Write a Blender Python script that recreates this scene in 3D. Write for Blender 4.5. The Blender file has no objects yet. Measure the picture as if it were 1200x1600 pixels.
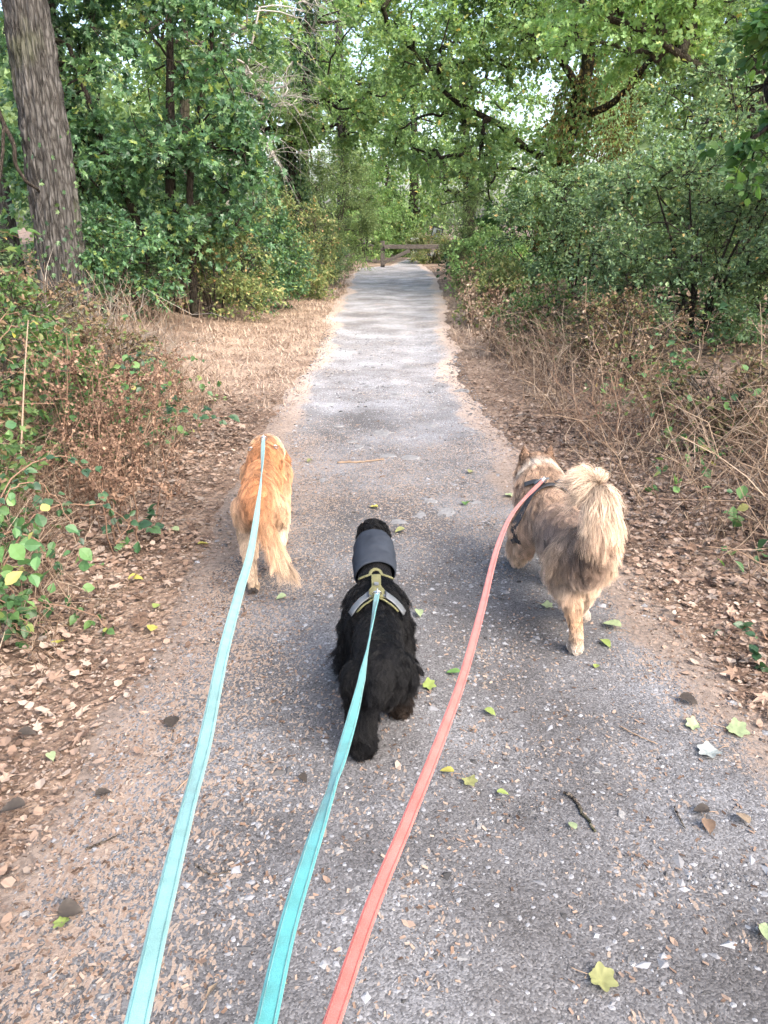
import bpy, math
import numpy as np
from mathutils import Vector, Matrix
from mathutils.bvhtree import BVHTree
from mathutils.kdtree import KDTree

# ---------------------------------------------------------------- camera, sky, sun, exposure
SC = bpy.context.scene
COL = SC.collection
R = math.radians
CAM_H, PITCH, FPX = 1.5, R(20.5), 1202.0      # camera height, pitch below the horizon, focal length in photo pixels
cam_d = bpy.data.cameras.new('camera'); cam = bpy.data.objects.new('camera', cam_d); COL.objects.link(cam)
cam.location = (0, 0, CAM_H); cam.rotation_euler = (R(90) - PITCH, 0, 0)
cam_d.sensor_fit = 'VERTICAL'; cam_d.sensor_height = 24; cam_d.lens = 24 * FPX / 1600
cam_d.clip_start = .02; cam_d.clip_end = 1000
SC.camera = cam

SUN_AZ, SUN_EL = R(138), R(43)                 # azimuth clockwise from the walking direction (+Y), elevation
world = bpy.data.worlds.new('World'); SC.world = world; world.use_nodes = True
wn = world.node_tree.nodes; wl = world.node_tree.links
sky = wn.new('ShaderNodeTexSky'); sky.sky_type = 'NISHITA'; sky.sun_disc = False
sky.sun_elevation = SUN_EL; sky.sun_rotation = SUN_AZ
sky.air_density = 1.0; sky.dust_density = 4.5; sky.ozone_density = 0.6
bg = wn['Background']; bg.inputs['Strength'].default_value = .15
wl.new(sky.outputs[0], bg.inputs['Color'])

sd = bpy.data.lights.new('sun', 'SUN'); sun = bpy.data.objects.new('sun', sd); COL.objects.link(sun)
sd.energy = 1.1; sd.angle = R(50); sd.color = (1, .975, .94)
to_sun = Vector((math.sin(SUN_AZ) * math.cos(SUN_EL), math.cos(SUN_AZ) * math.cos(SUN_EL), math.sin(SUN_EL)))
sun.rotation_euler = to_sun.to_track_quat('Z', 'Y').to_euler()

SC.view_settings.view_transform = 'Standard'; SC.view_settings.look = 'None'
SC.view_settings.exposure = 2.12; SC.view_settings.gamma = 1
SC.render.engine = 'CYCLES'
SC.cycles.max_bounces = 6; SC.cycles.diffuse_bounces = 5; SC.cycles.glossy_bounces = 2
SC.cycles.transmission_bounces = 3; SC.cycles.transparent_max_bounces = 4
SC.cycles.use_denoising = True; SC.cycles.use_adaptive_sampling = True; SC.cycles.adaptive_threshold = .03
SC.cycles.caustics_reflective = False; SC.cycles.caustics_refractive = False
SC.cycles_curves.shape = 'RIBBONS'

rng = np.random.default_rng(11)

# ---------------------------------------------------------------- survey: photo pixel -> place in the world
CP, SP = math.cos(PITCH), math.sin(PITCH)
def ray(px, py):
    x = (px - 600) / FPX; u = (800 - py) / FPX
    return np.array([x, CP + u * SP, -SP + u * CP])
def at(px, py, Y):                            # the point seen there at forward distance Y
    d = ray(px, py); return np.array([0, 0, CAM_H]) + d * (Y / d[1])

# ---------------------------------------------------------------- noise
def _hash(i, j, k, seed):
    h = (i * 374761393 + j * 668265263 + k * 2147483647 + seed * 974711) & 0xffffffff
    h = ((h ^ (h >> 13)) * 1274126177) & 0xffffffff
    h = ((h ^ (h >> 16)) * 2246822519) & 0xffffffff
    return ((h ^ (h >> 15)) & 0xffffff) / float(0xffffff)
def noise(x, y, z=0., seed=0):
    x, y, z = np.broadcast_arrays(np.asarray(x, float), np.asarray(y, float), np.asarray(z, float))
    xi, yi, zi = np.floor(x).astype(np.int64), np.floor(y).astype(np.int64), np.floor(z).astype(np.int64)
    fx, fy, fz = x - xi, y - yi, z - zi
    fx, fy, fz = fx*fx*(3-2*fx), fy*fy*(3-2*fy), fz*fz*(3-2*fz)
    o = 0
    for a in (0, 1):
        for b in (0, 1):
            for c in (0, 1):
                o = o + _hash(xi+a, yi+b, zi+c, seed) * (fx if a else 1-fx) * (fy if b else 1-fy) * (fz if c else 1-fz)
    return o
def fbm(x, y, z=0., seed=0, n=3):
    o, a, t, x, y, z = 0, 1., 0, np.asarray(x, float), np.asarray(y, float), np.asarray(z, float)
    for q in range(n):
        o = o + a * noise(x, y, z, seed + q); t += a; a *= .5; x, y, z = x*2.03, y*2.03, z*2.03
    return o / t
def sstep(a, b, x):
    t = np.clip((np.asarray(x, float) - a) / (b - a), 0, 1); return t*t*(3-2*t)
def unit(v):
    v = np.asarray(v, float); return v / np.maximum(np.linalg.norm(v, axis=-1, keepdims=True), 1e-9)

# ---------------------------------------------------------------- terrain
_LE = np.array([(-8,-.9),(1.4,-.86),(3.2,-.87),(5.3,-.89),(7.2,-.9),(9.3,-.82),(14,-.95),(20,-1.02),(26,-1.12),(29.6,-1.0),(31.5,.2),(36,.75),(44,2.2),(60,6),(90,14)])
_RE = np.array([(-8,1.3),(1.2,1.4),(2.2,1.16),(3.2,1.10),(4.4,.95),(7.3,.86),(10.3,.88),(15.3,1.16),(26,1.7),(29.6,1.6),(31.5,1.5),(36,1.75),(44,3.2),(60,7),(90,15)])
def edge_l(y): return np.interp(y, _LE[:,0], _LE[:,1])
def edge_r(y): return np.interp(y, _RE[:,0], _RE[:,1])
def H(x, y):
    x = np.asarray(x, float); y = np.asarray(y, float)
    xl, xr = x - edge_l(y), x - edge_r(y)
    h = .38 * sstep(-.7, -3.6, xl) + .34 * sstep(.5, 3.2, xr)
    h = h + .05 * (fbm(x*.7, y*.7, 0, 3) - .5) * sstep(.1, 1.5, np.maximum(-xl, xr))
    h = h + .02 * (fbm(x*1.6, y*1.6, 0, 5) - .5) - .012 * np.exp(-((x-.45)/.3)**2) - .012 * np.exp(-((x+.4)/.3)**2)
    return h
def G(px, py):                                # the ground point seen at a photo pixel
    d = ray(px, py); z = 0.
    for _ in range(6):
        p = np.array([0, 0, CAM_H]) + d * ((z - CAM_H) / d[2]); z = float(H(p[0], p[1]))
    p[2] = z; return p

# ---------------------------------------------------------------- mesh building
class MB:
    def __init__(s): s.v = []; s.f = []; s.n = 0; s.c = []
    def add(s, V, *Fs, col=None):
        V = np.asarray(V, float).reshape(-1, 3); s.v.append(V)
        for F in Fs:
            F = np.asarray(F, np.int64)
            if F.size: s.f.append(F + s.n)
        if col is not None: s.c.append(np.broadcast_to(np.asarray(col, float), (len(V), 3)))
        s.n += len(V); return s
    def build(s, name, mat, parent=None, smooth=True):
        me = bpy.data.meshes.new(name)
        V = np.concatenate(s.v) if s.v else np.zeros((0, 3))
        me.vertices.add(len(V)); me.vertices.foreach_set('co', V.astype(np.float32).ravel())
        loops = np.concatenate([f.ravel() for f in s.f]); sizes = np.concatenate([np.full(len(f), f.shape[1]) for f in s.f])
        me.loops.add(len(loops)); me.loops.foreach_set('vertex_index', loops.astype(np.int32))
        me.polygons.add(len(sizes)); st = np.concatenate([[0], np.cumsum(sizes)[:-1]])
        me.polygons.foreach_set('loop_start', st.astype(np.int32))
        me.polygons.foreach_set('use_smooth', np.full(len(sizes), smooth))
        if s.c:
            c = np.concatenate(s.c); a = me.attributes.new('col', 'FLOAT_COLOR', 'POINT')
            a.data.foreach_set('color', np.c_[c, np.ones(len(c))].astype(np.float32).ravel())
        me.update(calc_edges=True); me.validate()
        if mat: me.materials.append(mat)
        return link(bpy.data.objects.new(name, me), parent)
def link(o, parent=None):
    COL.objects.link(o)
    if parent: o.parent = parent
    return o
def empty(name, loc=(0, 0, 0), rz=0):
    o = bpy.data.objects.new(name, None); o.location = [float(q) for q in loc]; o.rotation_euler = (0, 0, rz); o.empty_display_size = .1
    return link(o)
def tag(o, label=None, cat=None, group=None, kind=None):
    for k, v in (('label', label), ('category', cat), ('group', group), ('kind', kind)):
        if v: o[k] = v
    return o

def tubes(mb, P, Rd, sides=4, cap=True):      # many tubes at once: P (M, n, 3), Rd (M, n)
    P = np.asarray(P, float); Rd = np.asarray(Rd, float)
    if P.ndim == 2: P, Rd = P[None], Rd[None]
    M, n, _ = P.shape
    T = unit(np.gradient(P, axis=1))
    ref = np.where(np.abs(T[..., 2:3]) > .9, np.array([1., 0, 0]), np.array([0, 0, 1.]))
    A = unit(np.cross(T, ref)); B = np.cross(T, A)
    th = np.arange(sides) * 2 * np.pi / sides
    V = P[:, :, None] + Rd[:, :, None, None] * (np.cos(th)[:, None] * A[:, :, None] + np.sin(th)[:, None] * B[:, :, None])
    i = np.arange(M)[:, None, None] * n * sides; j = np.arange(n-1)[None, :, None] * sides
    k = np.arange(sides); k2 = (k + 1) % sides
    Q = np.stack([i+j+k, i+j+k2, i+j+sides+k2, i+j+sides+k], -1).reshape(-1, 4)
    Fs = [Q]
    if cap and sides > 2:
        Fs.append((np.arange(M)[:, None] * n * sides + (n-1) * sides + np.arange(sides)[None]))
        Fs.append((np.arange(M)[:, None] * n * sides + np.arange(sides)[::-1][None]))
    mb.add(V.reshape(-1, 3), *Fs)

# leaf outlines: x across, y along, z bend; unit length 1
LEAF = {}
LEAF['oval'] = (np.array([(0,0,0),(.3,.5,.1),(0,1,-.06),(-.3,.5,.1)], float), [np.array([(0,1,2),(0,2,3)])])
LEAF['slim'] = (np.array([(0,0,0),(.14,.45,.04),(0,1,-.1),(-.14,.45,.04)], float), [np.array([(0,1,2),(0,2,3)])])
LEAF['spray'] = (np.array([(0,0,0),(.32,.35,.1),(.05,.6,0),(.42,.8,.05),(0,1.05,-.1),(-.42,.8,.05),(-.05,.6,0),(-.32,.35,.1)], float),
                 [np.array([(0,1,2),(2,3,4),(4,5,6),(6,7,0),(0,2,6),(2,4,6)])])
_b = [(0,0,0),(.26,.16,.05),(.40,.42,.09),(.30,.70,.06),(0,1.02,-.1),(-.30,.70,.06),(-.40,.42,.09),(-.26,.16,.05),(0,.42,-.01),(0,.72,-.04)]
LEAF['ovate'] = (np.array(_b, float), [np.array([(0,1,8),(1,2,8),(2,3,9),(3,4,9),(4,5,9),(5,6,9),(6,7,8),(7,0,8)]), np.array([(2,9,8),(6,8,9)])])
def _lobed():                                 # five-lobed leaf, maple and ivy like
    out = [(0,0,0)]; th = []
    for a, r in ((-112,.42),(-78,.26),(-52,.62),(-28,.34),(0,.72),(28,.34),(52,.62),(78,.26),(112,.42)):
        out.append((r*math.sin(R(a)), .35 + r*math.cos(R(a)), .08*abs(math.sin(R(a))) - .06*(r>.6)))
    out.append((0,.35,-.03)); c = len(out)-1
    return (np.array(out, float), [np.array([(i, i+1, c) for i in range(c-1)] + [(c-1, 0, c)])])
LEAF['lobed'] = _lobed()
def _bramble():                               # toothed leaf with a pressed-in midrib
    n = 11; out = []; mid = [(0, y, -.012 - .05*y*y) for y in (0, .28, .56, .82)]
    for s in (1, -1):
        for k in range(n):
            y = (k + .5)/n; w = .40*math.sin(math.pi*min(1, y**.78))**.8*(1 - .12*y) * (1.0 if k % 2 else .90); out.append((s*w, y*1.02 - (.0 if k % 2 else .02), .10*w/.4*(1 - .5*y) - .05*y*y))
    tip = [(0, 1.05, -.10)]; V = mid + out + tip; F = []
    mi = lambda y: int(np.argmin([abs(y - m_[1]) for m_ in mid]))
    for s in (0, 1):
        o = 4 + s*n; seq = [(0, 0)] + [(o + k, mi((k + .5)/n)) for k in range(n)] + [(len(V)-1, 3)]
        for (a, ma), (b, mb_) in zip(seq[:-1], seq[1:]):
            t = [(a, b, ma)] if ma not in (a, b) else []
            if ma != mb_: t.append((b, mb_, ma))
            for q in t:
                if len(set(q)) == 3: F.append(q if s == 0 else q[::-1])
    return (np.array(V, float), [np.array(F)])
LEAF['bramble'] = _bramble()
def _ivyleaf():
    th = np.radians(np.linspace(-158, 158, 35)); r = (.46 + .075*np.cos(2*np.pi*np.degrees(th)/56)) * (1 - .22*np.abs(th)/2.6); r[[0, -1]] *= .8
    V = [(0, .04, 0)] + [(a*math.sin(t), .40 + a*math.cos(t), .05*a*math.cos(3*t) + .06*abs(math.sin(t))) for t, a in zip(th, r)] + [(0, .40, -.02)]
    c = len(V) - 1; return (np.array(V, float), [np.array([(k, k+1, c) for k in range(c-1)] + [(c-1, 0, c)])])
LEAF['ivyleaf'] = _ivyleaf()
LEAF['curl'] = (np.array([(0,0,.10),(.28,.3,.02),(.30,.7,.04),(0,1,.16),(-.28,.7,.12),(-.26,.3,.0)], float), [np.array([(0,1,2,5),(5,2,3,4)])])
LEAF['chip'] = (np.array([(-.2,0,0),(.2,.1,.05),(.16,1,.02),(-.22,.85,.07)], float), [np.array([(0,1,2,3)])])

def leaves(mb, C, axis, nrm, size, kind, wide=1.):
    T, Fs = LEAF[kind]; C = np.asarray(C, float); N = len(C)
    a = unit(axis); b = unit(np.cross(a, nrm)); n = np.cross(b, a)
    s = np.broadcast_to(np.asarray(size, float), (N,))[:, None, None]
    w = np.broadcast_to(np.asarray(wide, float), (N,))[:, None, None]
    V = C[:, None] + s * (T[None, :, 0:1] * w * b[:, None] + T[None, :, 1:2] * a[:, None] + T[None, :, 2:3] * n[:, None])
    off = (np.arange(N) * len(T))[:, None, None]
    mb.add(V.reshape(-1, 3), *[(F[None] + off).reshape(-1, F.shape[1]) for F in Fs])

# ---------------------------------------------------------------- materials
def mat(name):
    m = bpy.data.materials.new(name); m.use_nodes = True
    nt = m.node_tree; return m, nt.nodes, nt.links, nt.nodes['Principled BSDF']
def ramp(n, stops, interp='LINEAR'):
    r = n.new('ShaderNodeValToRGB'); e = r.color_ramp.elements; r.color_ramp.interpolation = interp
    while len(e) < len(stops): e.new(.5)
    for k, (p, c) in enumerate(stops): e[k].position = p; e[k].color = (*c, 1)
    return r
def mixc(n, l, f, a, b, mode='MIX'):
    m = n.new('ShaderNodeMix'); m.data_type = 'RGBA'; m.blend_type = mode; m.clamp_result = False
    for s, v in ((m.inputs[0], f), (m.inputs[6], a), (m.inputs[7], b)):
        if hasattr(v, 'is_linked'): l.new(v, s)
        elif isinstance(v, (int, float)): s.default_value = v
        else: s.default_value = (*v, 1)
    return m.outputs[2]
def math_(n, l, op, a, b=None, c=None):
    m = n.new('ShaderNodeMath'); m.operation = op
    for s, v in zip(m.inputs, (a, b, c)):
        if v is None: continue
        if hasattr(v, 'is_linked'): l.new(v, s)
        else: s.default_value = v
    return m.outputs[0]
def tex(n, l, kind, scale, co=None, **kw):
    t = n.new({'noise': 'ShaderNodeTexNoise', 'voronoi': 'ShaderNodeTexVoronoi'}[kind]); t.inputs['Scale'].default_value = scale
    for k, v in kw.items():
        if k in t.inputs: t.inputs[k].default_value = v
        else: setattr(t, k, v)
    if co is not None: l.new(co, t.inputs['Vector'])
    return t
def objco(n, l, scale=(1, 1, 1), rot=(0, 0, 0)):
    c = n.new('ShaderNodeTexCoord'); m = n.new('ShaderNodeMapping'); m.inputs['Scale'].default_value = scale; m.inputs['Rotation'].default_value = rot
    l.new(c.outputs['Object'], m.inputs['Vector']); return m.outputs[0]
def island(n): return n.new('ShaderNodeNewGeometry').outputs['Random Per Island']
def bump(n, l, h, strength, dist, p, prev=None):
    b = n.new('ShaderNodeBump'); b.inputs['Strength'].default_value = strength; b.inputs['Distance'].default_value = dist
    l.new(h, b.inputs['Height'])
    if prev is not None: l.new(prev, b.inputs['Normal'])
    l.new(b.outputs[0], p.inputs['Normal']); return b.outputs[0]

def leaf_mat(name, stops, trans=.35, rough=.5, spec=.35, tint=(1.45, 1.4, .75), per_object=False, nscale=1.1):
    m, n, l, p = mat(name)
    if tint[2] < .8: stops = [(q, (c[0]*1.34, c[1]*1.32, c[2]*1.38)) for q, c in stops]
    r = ramp(n, stops); l.new(n.new('ShaderNodeObjectInfo').outputs['Random'] if per_object else island(n), r.inputs[0])
    t = tex(n, l, 'noise', nscale, objco(n, l), Detail=2. if nscale < 5 else 5.)
    f = math_(n, l, 'MULTIPLY_ADD', t.outputs[0], 1.1, .45)          # patches of lighter and darker growth
    v = n.new('ShaderNodeMix'); v.data_type = 'RGBA'; v.blend_type = 'MULTIPLY'; v.inputs[0].default_value = 1
    l.new(r.outputs[0], v.inputs[6]); l.new(f, v.inputs[7])
    col = v.outputs[2]
    l.new(col, p.inputs['Base Color']); p.inputs['Roughness'].default_value = rough; p.inputs['Specular IOR Level'].default_value = spec
    tr = n.new('ShaderNodeBsdfTranslucent'); l.new(mixc(n, l, 1., col, tint, 'MULTIPLY'), tr.inputs['Color'])
    ms = n.new('ShaderNodeMixShader'); ms.inputs[0].default_value = trans
    l.new(p.outputs[0], ms.inputs[1]); l.new(tr.outputs[0], ms.inputs[2]); l.new(ms.outputs[0], n['Material Output'].inputs['Surface'])
    return m
def plain_mat(name, stops, rough=.8, spec=.2, metal=0, noise_scale=None, bump_=0):
    m, n, l, p = mat(name); r = ramp(n, stops)
    if noise_scale:
        t = tex(n, l, 'noise', noise_scale, objco(n, l), Detail=5., Roughness=.6); l.new(t.outputs[0], r.inputs[0])
        if bump_: bump(n, l, t.outputs[0], .6, bump_, p)
    else: l.new(island(n), r.inputs[0])
    l.new(r.outputs[0], p.inputs['Base Color']); p.inputs['Roughness'].default_value = rough
    p.inputs['Specular IOR Level'].default_value = spec; p.inputs['Metallic'].default_value = metal
    return m
def bark_mat(name, dark, lite, moss=None, scale=1.):
    m, n, l, p = mat(name)
    co = objco(n, l, (15*scale, 15*scale, 3.2*scale))
    w = tex(n, l, 'noise', 1.0, co, Detail=5., Roughness=.65, Distortion=.6)
    v = tex(n, l, 'voronoi', 1.5, mixc(n, l, .55, co, w.outputs['Color'], 'ADD'), feature='DISTANCE_TO_EDGE')
    r = ramp(n, [(.3, dark), (.55, tuple(.5*(a+b) for a, b in zip(dark, lite))), (.75, lite)]); l.new(w.outputs[0], r.inputs[0])
    e = ramp(n, [(0, (.40,.38,.36)), (.22, (1,1,1))]); l.new(v.outputs['Distance'], e.inputs[0])
    c = mixc(n, l, 1., r.outputs[0], e.outputs[0], 'MULTIPLY')
    if moss:
        t = tex(n, l, 'noise', 1.3, objco(n, l, (1, 1, .6)), Detail=4.)
        g = ramp(n, [(.55, (0,0,0)), (.68, (1,1,1))]); l.new(t.outputs[0], g.inputs[0])
        c = mixc(n, l, math_(n, l, 'MULTIPLY', g.outputs[0], .75), c, moss)
    l.new(c, p.inputs['Base Color']); p.inputs['Roughness'].default_value = .9; p.inputs['Specular IOR Level'].default_value = .15
    b1 = bump(n, l, e.outputs[0], .8, .018, p); bump(n, l, w.outputs[0], .7, .015, p, b1)
    return m

# ================================================================ THE SETTING
M = {}
def ground_mat():
    m, n, l, p = mat('leaf_litter_soil')
    co = objco(n, l)
    st = n.new('ShaderNodeAttribute'); st.attribute_name = 'straw'
    wob = tex(n, l, 'noise', 9, co, Detail=3.)
    cow = mixc(n, l, .06, co, wob.outputs['Color'], 'ADD')
    v1 = tex(n, l, 'voronoi', 26, cow); v2 = tex(n, l, 'voronoi', 70, cow)
    r1 = ramp(n, [(0, (.075,.050,.038)), (.3, (.15,.105,.081)), (.6, (.21,.154,.12)), (.85, (.27,.208,.168)), (1, (.16,.125,.105))])
    l.new(v1.outputs['Color'], r1.inputs[0])
    r2 = ramp(n, [(0, (.10,.065,.047)), (.5, (.23,.165,.12)), (1, (.36,.28,.215))]); l.new(v2.outputs['Color'], r2.inputs[0])
    lit = mixc(n, l, .5, r1.outputs[0], r2.outputs[0])
    # mown dead grass: pale straw, fibres
    fb = tex(n, l, 'noise', 1., objco(n, l, (60, 240, 60), (0, 0, .5)), Detail=3.); fb2 = tex(n, l, 'noise', 1., objco(n, l, (240, 70, 60), (0, 0, .2)), Detail=3.)
    rs = ramp(n, [(.3, (.22,.155,.115)), (.5, (.345,.258,.195)), (.7, (.44,.345,.272))]); l.new(mixc(n, l, .5, fb.outputs[0], fb2.outputs[0]), rs.inputs[0])
    big = tex(n, l, 'noise', 1.6, co, Detail=4.)
    f = math_(n, l, 'MULTIPLY', st.outputs['Fac'], math_(n, l, 'MULTIPLY_ADD', big.outputs[0], 1.6, .1)); 
    fc = n.new('ShaderNodeClamp'); l.new(f, fc.inputs[0])
    c = mixc(n, l, fc.outputs[0], lit, rs.outputs[0])
    dirt = ramp(n, [(.42, (.55,.5,.48)), (.6, (1,1,1))]); l.new(tex(n, l, 'noise', 2.3, co, Detail=5.).outputs[0], dirt.inputs[0])
    c = mixc(n, l, .8, c, dirt.outputs[0], 'MULTIPLY')
    l.new(c, p.inputs['Base Color']); p.inputs['Roughness'].default_value = .9; p.inputs['Specular IOR Level'].default_value = .2
    b = bump(n, l, v1.outputs['Distance'], .8, .02, p); b = bump(n, l, v2.outputs['Distance'], .6, .008, p, b); bump(n, l, fb.outputs[0], .4, .006, p, b)
    return m
def path_mat():
    m, n, l, p = mat('trodden_gravel')
    co = objco(n, l); pg = n.new('ShaderNodeAttribute'); pg.attribute_name = 'sky_lit_clean'; ed = n.new('ShaderNodeAttribute'); ed.attribute_name = 'litter'
    wob = tex(n, l, 'noise', 14, co, Detail=3.); cow = mixc(n, l, .03, co, wob.outputs['Color'], 'ADD')
    big = tex(n, l, 'noise', 1.4, co, Detail=6., Roughness=.6)
    rb = ramp(n, [(.35, (.060,.058,.058)), (.5, (.093,.092,.094)), (.68, (.138,.140,.146))]); l.new(big.outputs[0], rb.inputs[0])
    v1 = tex(n, l, 'voronoi', 210, cow); r1 = ramp(n, [(0, (.25,.235,.23)), (.4, (.8,.78,.78)), (.8, (1.4,1.38,1.38)), (1, (2.3,2.25,2.2))]); l.new(v1.outputs['Color'], r1.inputs[0])
    c = mixc(n, l, .85, rb.outputs[0], r1.outputs[0], 'MULTIPLY')
    v2 = tex(n, l, 'voronoi', 60, cow)                                # the larger embedded stones
    sel = math_(n, l, 'MULTIPLY', math_(n, l, 'GREATER_THAN', v2.outputs['Color'], .80), math_(n, l, 'LESS_THAN', v2.outputs['Distance'], .38))
    rs = ramp(n, [(.6, (.13,.13,.138)), (.8, (.22,.224,.235)), (1, (.30,.30,.31))]); l.new(v2.outputs['Color'], rs.inputs[0])
    c = mixc(n, l, math_(n, l, 'MULTIPLY', sel, .75), c, rs.outputs[0])
    # brown crumbs of leaf trodden in, more of them towards the edges
    cl = objco(n, l, (1, .55, 1), (0, 0, .7)); v3 = tex(n, l, 'voronoi', 170, mixc(n, l, .03, cl, wob.outputs['Color'], 'ADD'))
    rl = ramp(n, [(0, (.10,.067,.05)), (.5, (.17,.124,.097)), (1, (.25,.197,.155))]); l.new(v3.outputs['Color'], rl.inputs[0])
    sepx = n.new('ShaderNodeSeparateColor'); l.new(v3.outputs['Color'], sepx.inputs[0])
    thr = math_(n, l, 'SUBTRACT', 1.0, math_(n, l, 'MULTIPLY_ADD', ed.outputs['Fac'], .7, .0))
    pat = math_(n, l, 'MULTIPLY_ADD', tex(n, l, 'noise', 2.2, co, Detail=4.).outputs[0], .5, math_(n, l, 'SUBTRACT', sepx.outputs[1], .25))
    c = mixc(n, l, math_(n, l, 'MULTIPLY', math_(n, l, 'GREATER_THAN', pat, thr), .85), c, rl.outputs[0])
    eg = n.new('ShaderNodeAttribute'); eg.attribute_name = 'edge'
    ef = n.new('ShaderNodeClamp'); l.new(math_(n, l, 'MULTIPLY', math_(n, l, 'SUBTRACT', math_(n, l, 'MULTIPLY_ADD', eg.outputs['Fac'], 1.0, tex(n, l, 'noise', 30, co, Detail=8., Roughness=.85).outputs[0]), .86), 4.), ef.inputs[0])
    dr_ = ramp(n, [(.35, (.105,.082,.068)), (.65, (.20,.157,.128))]); l.new(tex(n, l, 'noise', 60, co, Detail=3.).outputs[0], dr_.inputs[0])
    c = mixc(n, l, math_(n, l, 'MULTIPLY', ef.outputs[0], .9), c, dr_.outputs[0])          # dust and broken leaf blown in from the verge
    c = mixc(n, l, 1., c, math_(n, l, 'MULTIPLY_ADD', pg.outputs['Fac'], 1.55, 1.08), 'MULTIPLY')      # open-sky brightness of the far stretch painted in, with somewhat cleaner gravel
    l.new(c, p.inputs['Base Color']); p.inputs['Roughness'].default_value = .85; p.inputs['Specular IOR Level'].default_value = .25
    inv = math_(n, l, 'SUBTRACT', 1, v1.outputs['Distance']); b = bump(n, l, inv, .45, .003, p)
    b = bump(n, l, math_(n, l, 'MULTIPLY', sel, math_(n, l, 'SUBTRACT', .5, v2.outputs['Distance'])), .6, .01, p, b)
    bump(n, l, big.outputs[0], .3, .015, p, b)
    return m

def grid_axis(segs):
    out = []
    for a, b, st in segs: out.append(np.arange(a, b, st))
    return np.concatenate(out + [[segs[-1][1]]])
def sheet(xs, ys, zf): 
    X, Y = np.meshgrid(xs, ys); V = np.stack([X, Y, zf(X, Y)], -1).reshape(-1, 3)
    nx, ny = len(xs), len(ys); i = np.arange(ny-1)[:, None] * nx + np.arange(nx-1)[None]
    return V, np.stack([i, i+1, i+nx+1, i+nx], -1).reshape(-1, 4)
def float_attr(o, name, vals):
    a = o.data.attributes.new(name, 'FLOAT', 'POINT'); a.data.foreach_set('value', np.asarray(vals, np.float32))

gx = grid_axis([(-400,-60,34),(-60,-12,4),(-12,-3,.4),(-3,3,.09),(3,12,.4),(12,60,4),(60,400,34)])
gy = grid_axis([(-120,-8,14),(-8,0,1),(0,12,.09),(12,30,.3),(30,70,1.6),(70,700,35)])
V, F = sheet(gx, gy, lambda x, y: H(x, y) - .012 * (sstep(.02,.25, x-edge_l(y)) * sstep(.02,.25, edge_r(y)-x)))
ground = MB().add(V, F).build('ground', ground_mat()); tag(ground, kind='structure')
def straw_w(x, y):
    l_ = x - edge_l(y); w = sstep(-1.9, -1.3, l_) * sstep(6.3, 8., y) * sstep(45, 30, y)
    r_ = x - edge_r(y); w2 = .8 * sstep(2., .8, r_) * sstep(0, .1, r_) * sstep(8, 11, y) * sstep(45, 30, y)
    return np.clip(w * sstep(.25, -.02, l_) + w2, 0, 1)
float_attr(ground, 'straw', straw_w(V[:,0], V[:,1]))

py_ = grid_axis([(-4,0,.4),(0,8,.045),(8,16,.1),(16,34,.25),(34,80,1.5)]); NX = 64
u = np.linspace(0, 1, NX)
Yp = np.repeat(py_[:, None], NX, 1)
wl_ = edge_l(py_) + .34 * (fbm(py_*.8, py_*0, 0, 21, 3) - .5) + .11 * (fbm(py_*5, py_*0, 0, 23, 3) - .5) - .05; wr_ = edge_r(py_) + .30 * (fbm(py_*.8, py_*0 + 9, 0, 22, 3) - .5) + .11 * (fbm(py_*5, py_*0 + 9, 0, 24, 3) - .5) + .04
Xp = wl_[:, None] + (wr_ - wl_)[:, None] * u[None]
inside = np.minimum(Xp - wl_[:, None], wr_[:, None] - Xp)
rel = .012 * sstep(0, .18, inside) - .010 * (1 - sstep(0, .06, inside)) + .016 * (fbm(Xp*9, Yp*9, 0, 31, 4) - .5) * sstep(0, .1, inside) * sstep(11, 7, Yp)
def path_z(x, y): return H(x, y) + .004
Zp = H(Xp, Yp) + rel
i = np.arange(len(py_)-1)[:, None] * NX + np.arange(NX-1)[None]
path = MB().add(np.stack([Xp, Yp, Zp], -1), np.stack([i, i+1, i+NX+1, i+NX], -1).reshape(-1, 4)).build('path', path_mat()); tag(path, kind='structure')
def litter_w(x, y):                           # how much leaf crumb lies on the path
    a, b = x - edge_l(y), edge_r(y) - x
    near = sstep(6.5, 4.5, y)
    w = .85 * sstep(.75, .0, a) * near + .8 * sstep(.22, .0, a) + .8 * sstep(.3, .0, b) + .35 * near * sstep(2.8, 4.2, y)
    return np.clip(w + .25 * (fbm(x*1.7, y*1.7, 0, 44) - .5), 0, 1)
float_attr(path, 'litter', litter_w(Xp, Yp).ravel())
float_attr(path, 'edge', ((1 - sstep(0, .42, inside + .4*(fbm(Xp*1.5, Yp*1.1, 0, 57) - .5))) * (.55 + .7*fbm(Xp*.9, Yp*.7, 0, 58))).ravel())
float_attr(path, 'sky_lit_clean', (sstep(3.6, 8.5, Yp + 1.6*(fbm(Xp*1.2, Yp*.8, 0, 52) - .5)) * (.9 + .2*fbm(Xp*2, Yp*.6, 0, 53))).ravel())  # mask for painted open-sky brightness and cleaner gravel, growing with distance

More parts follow.
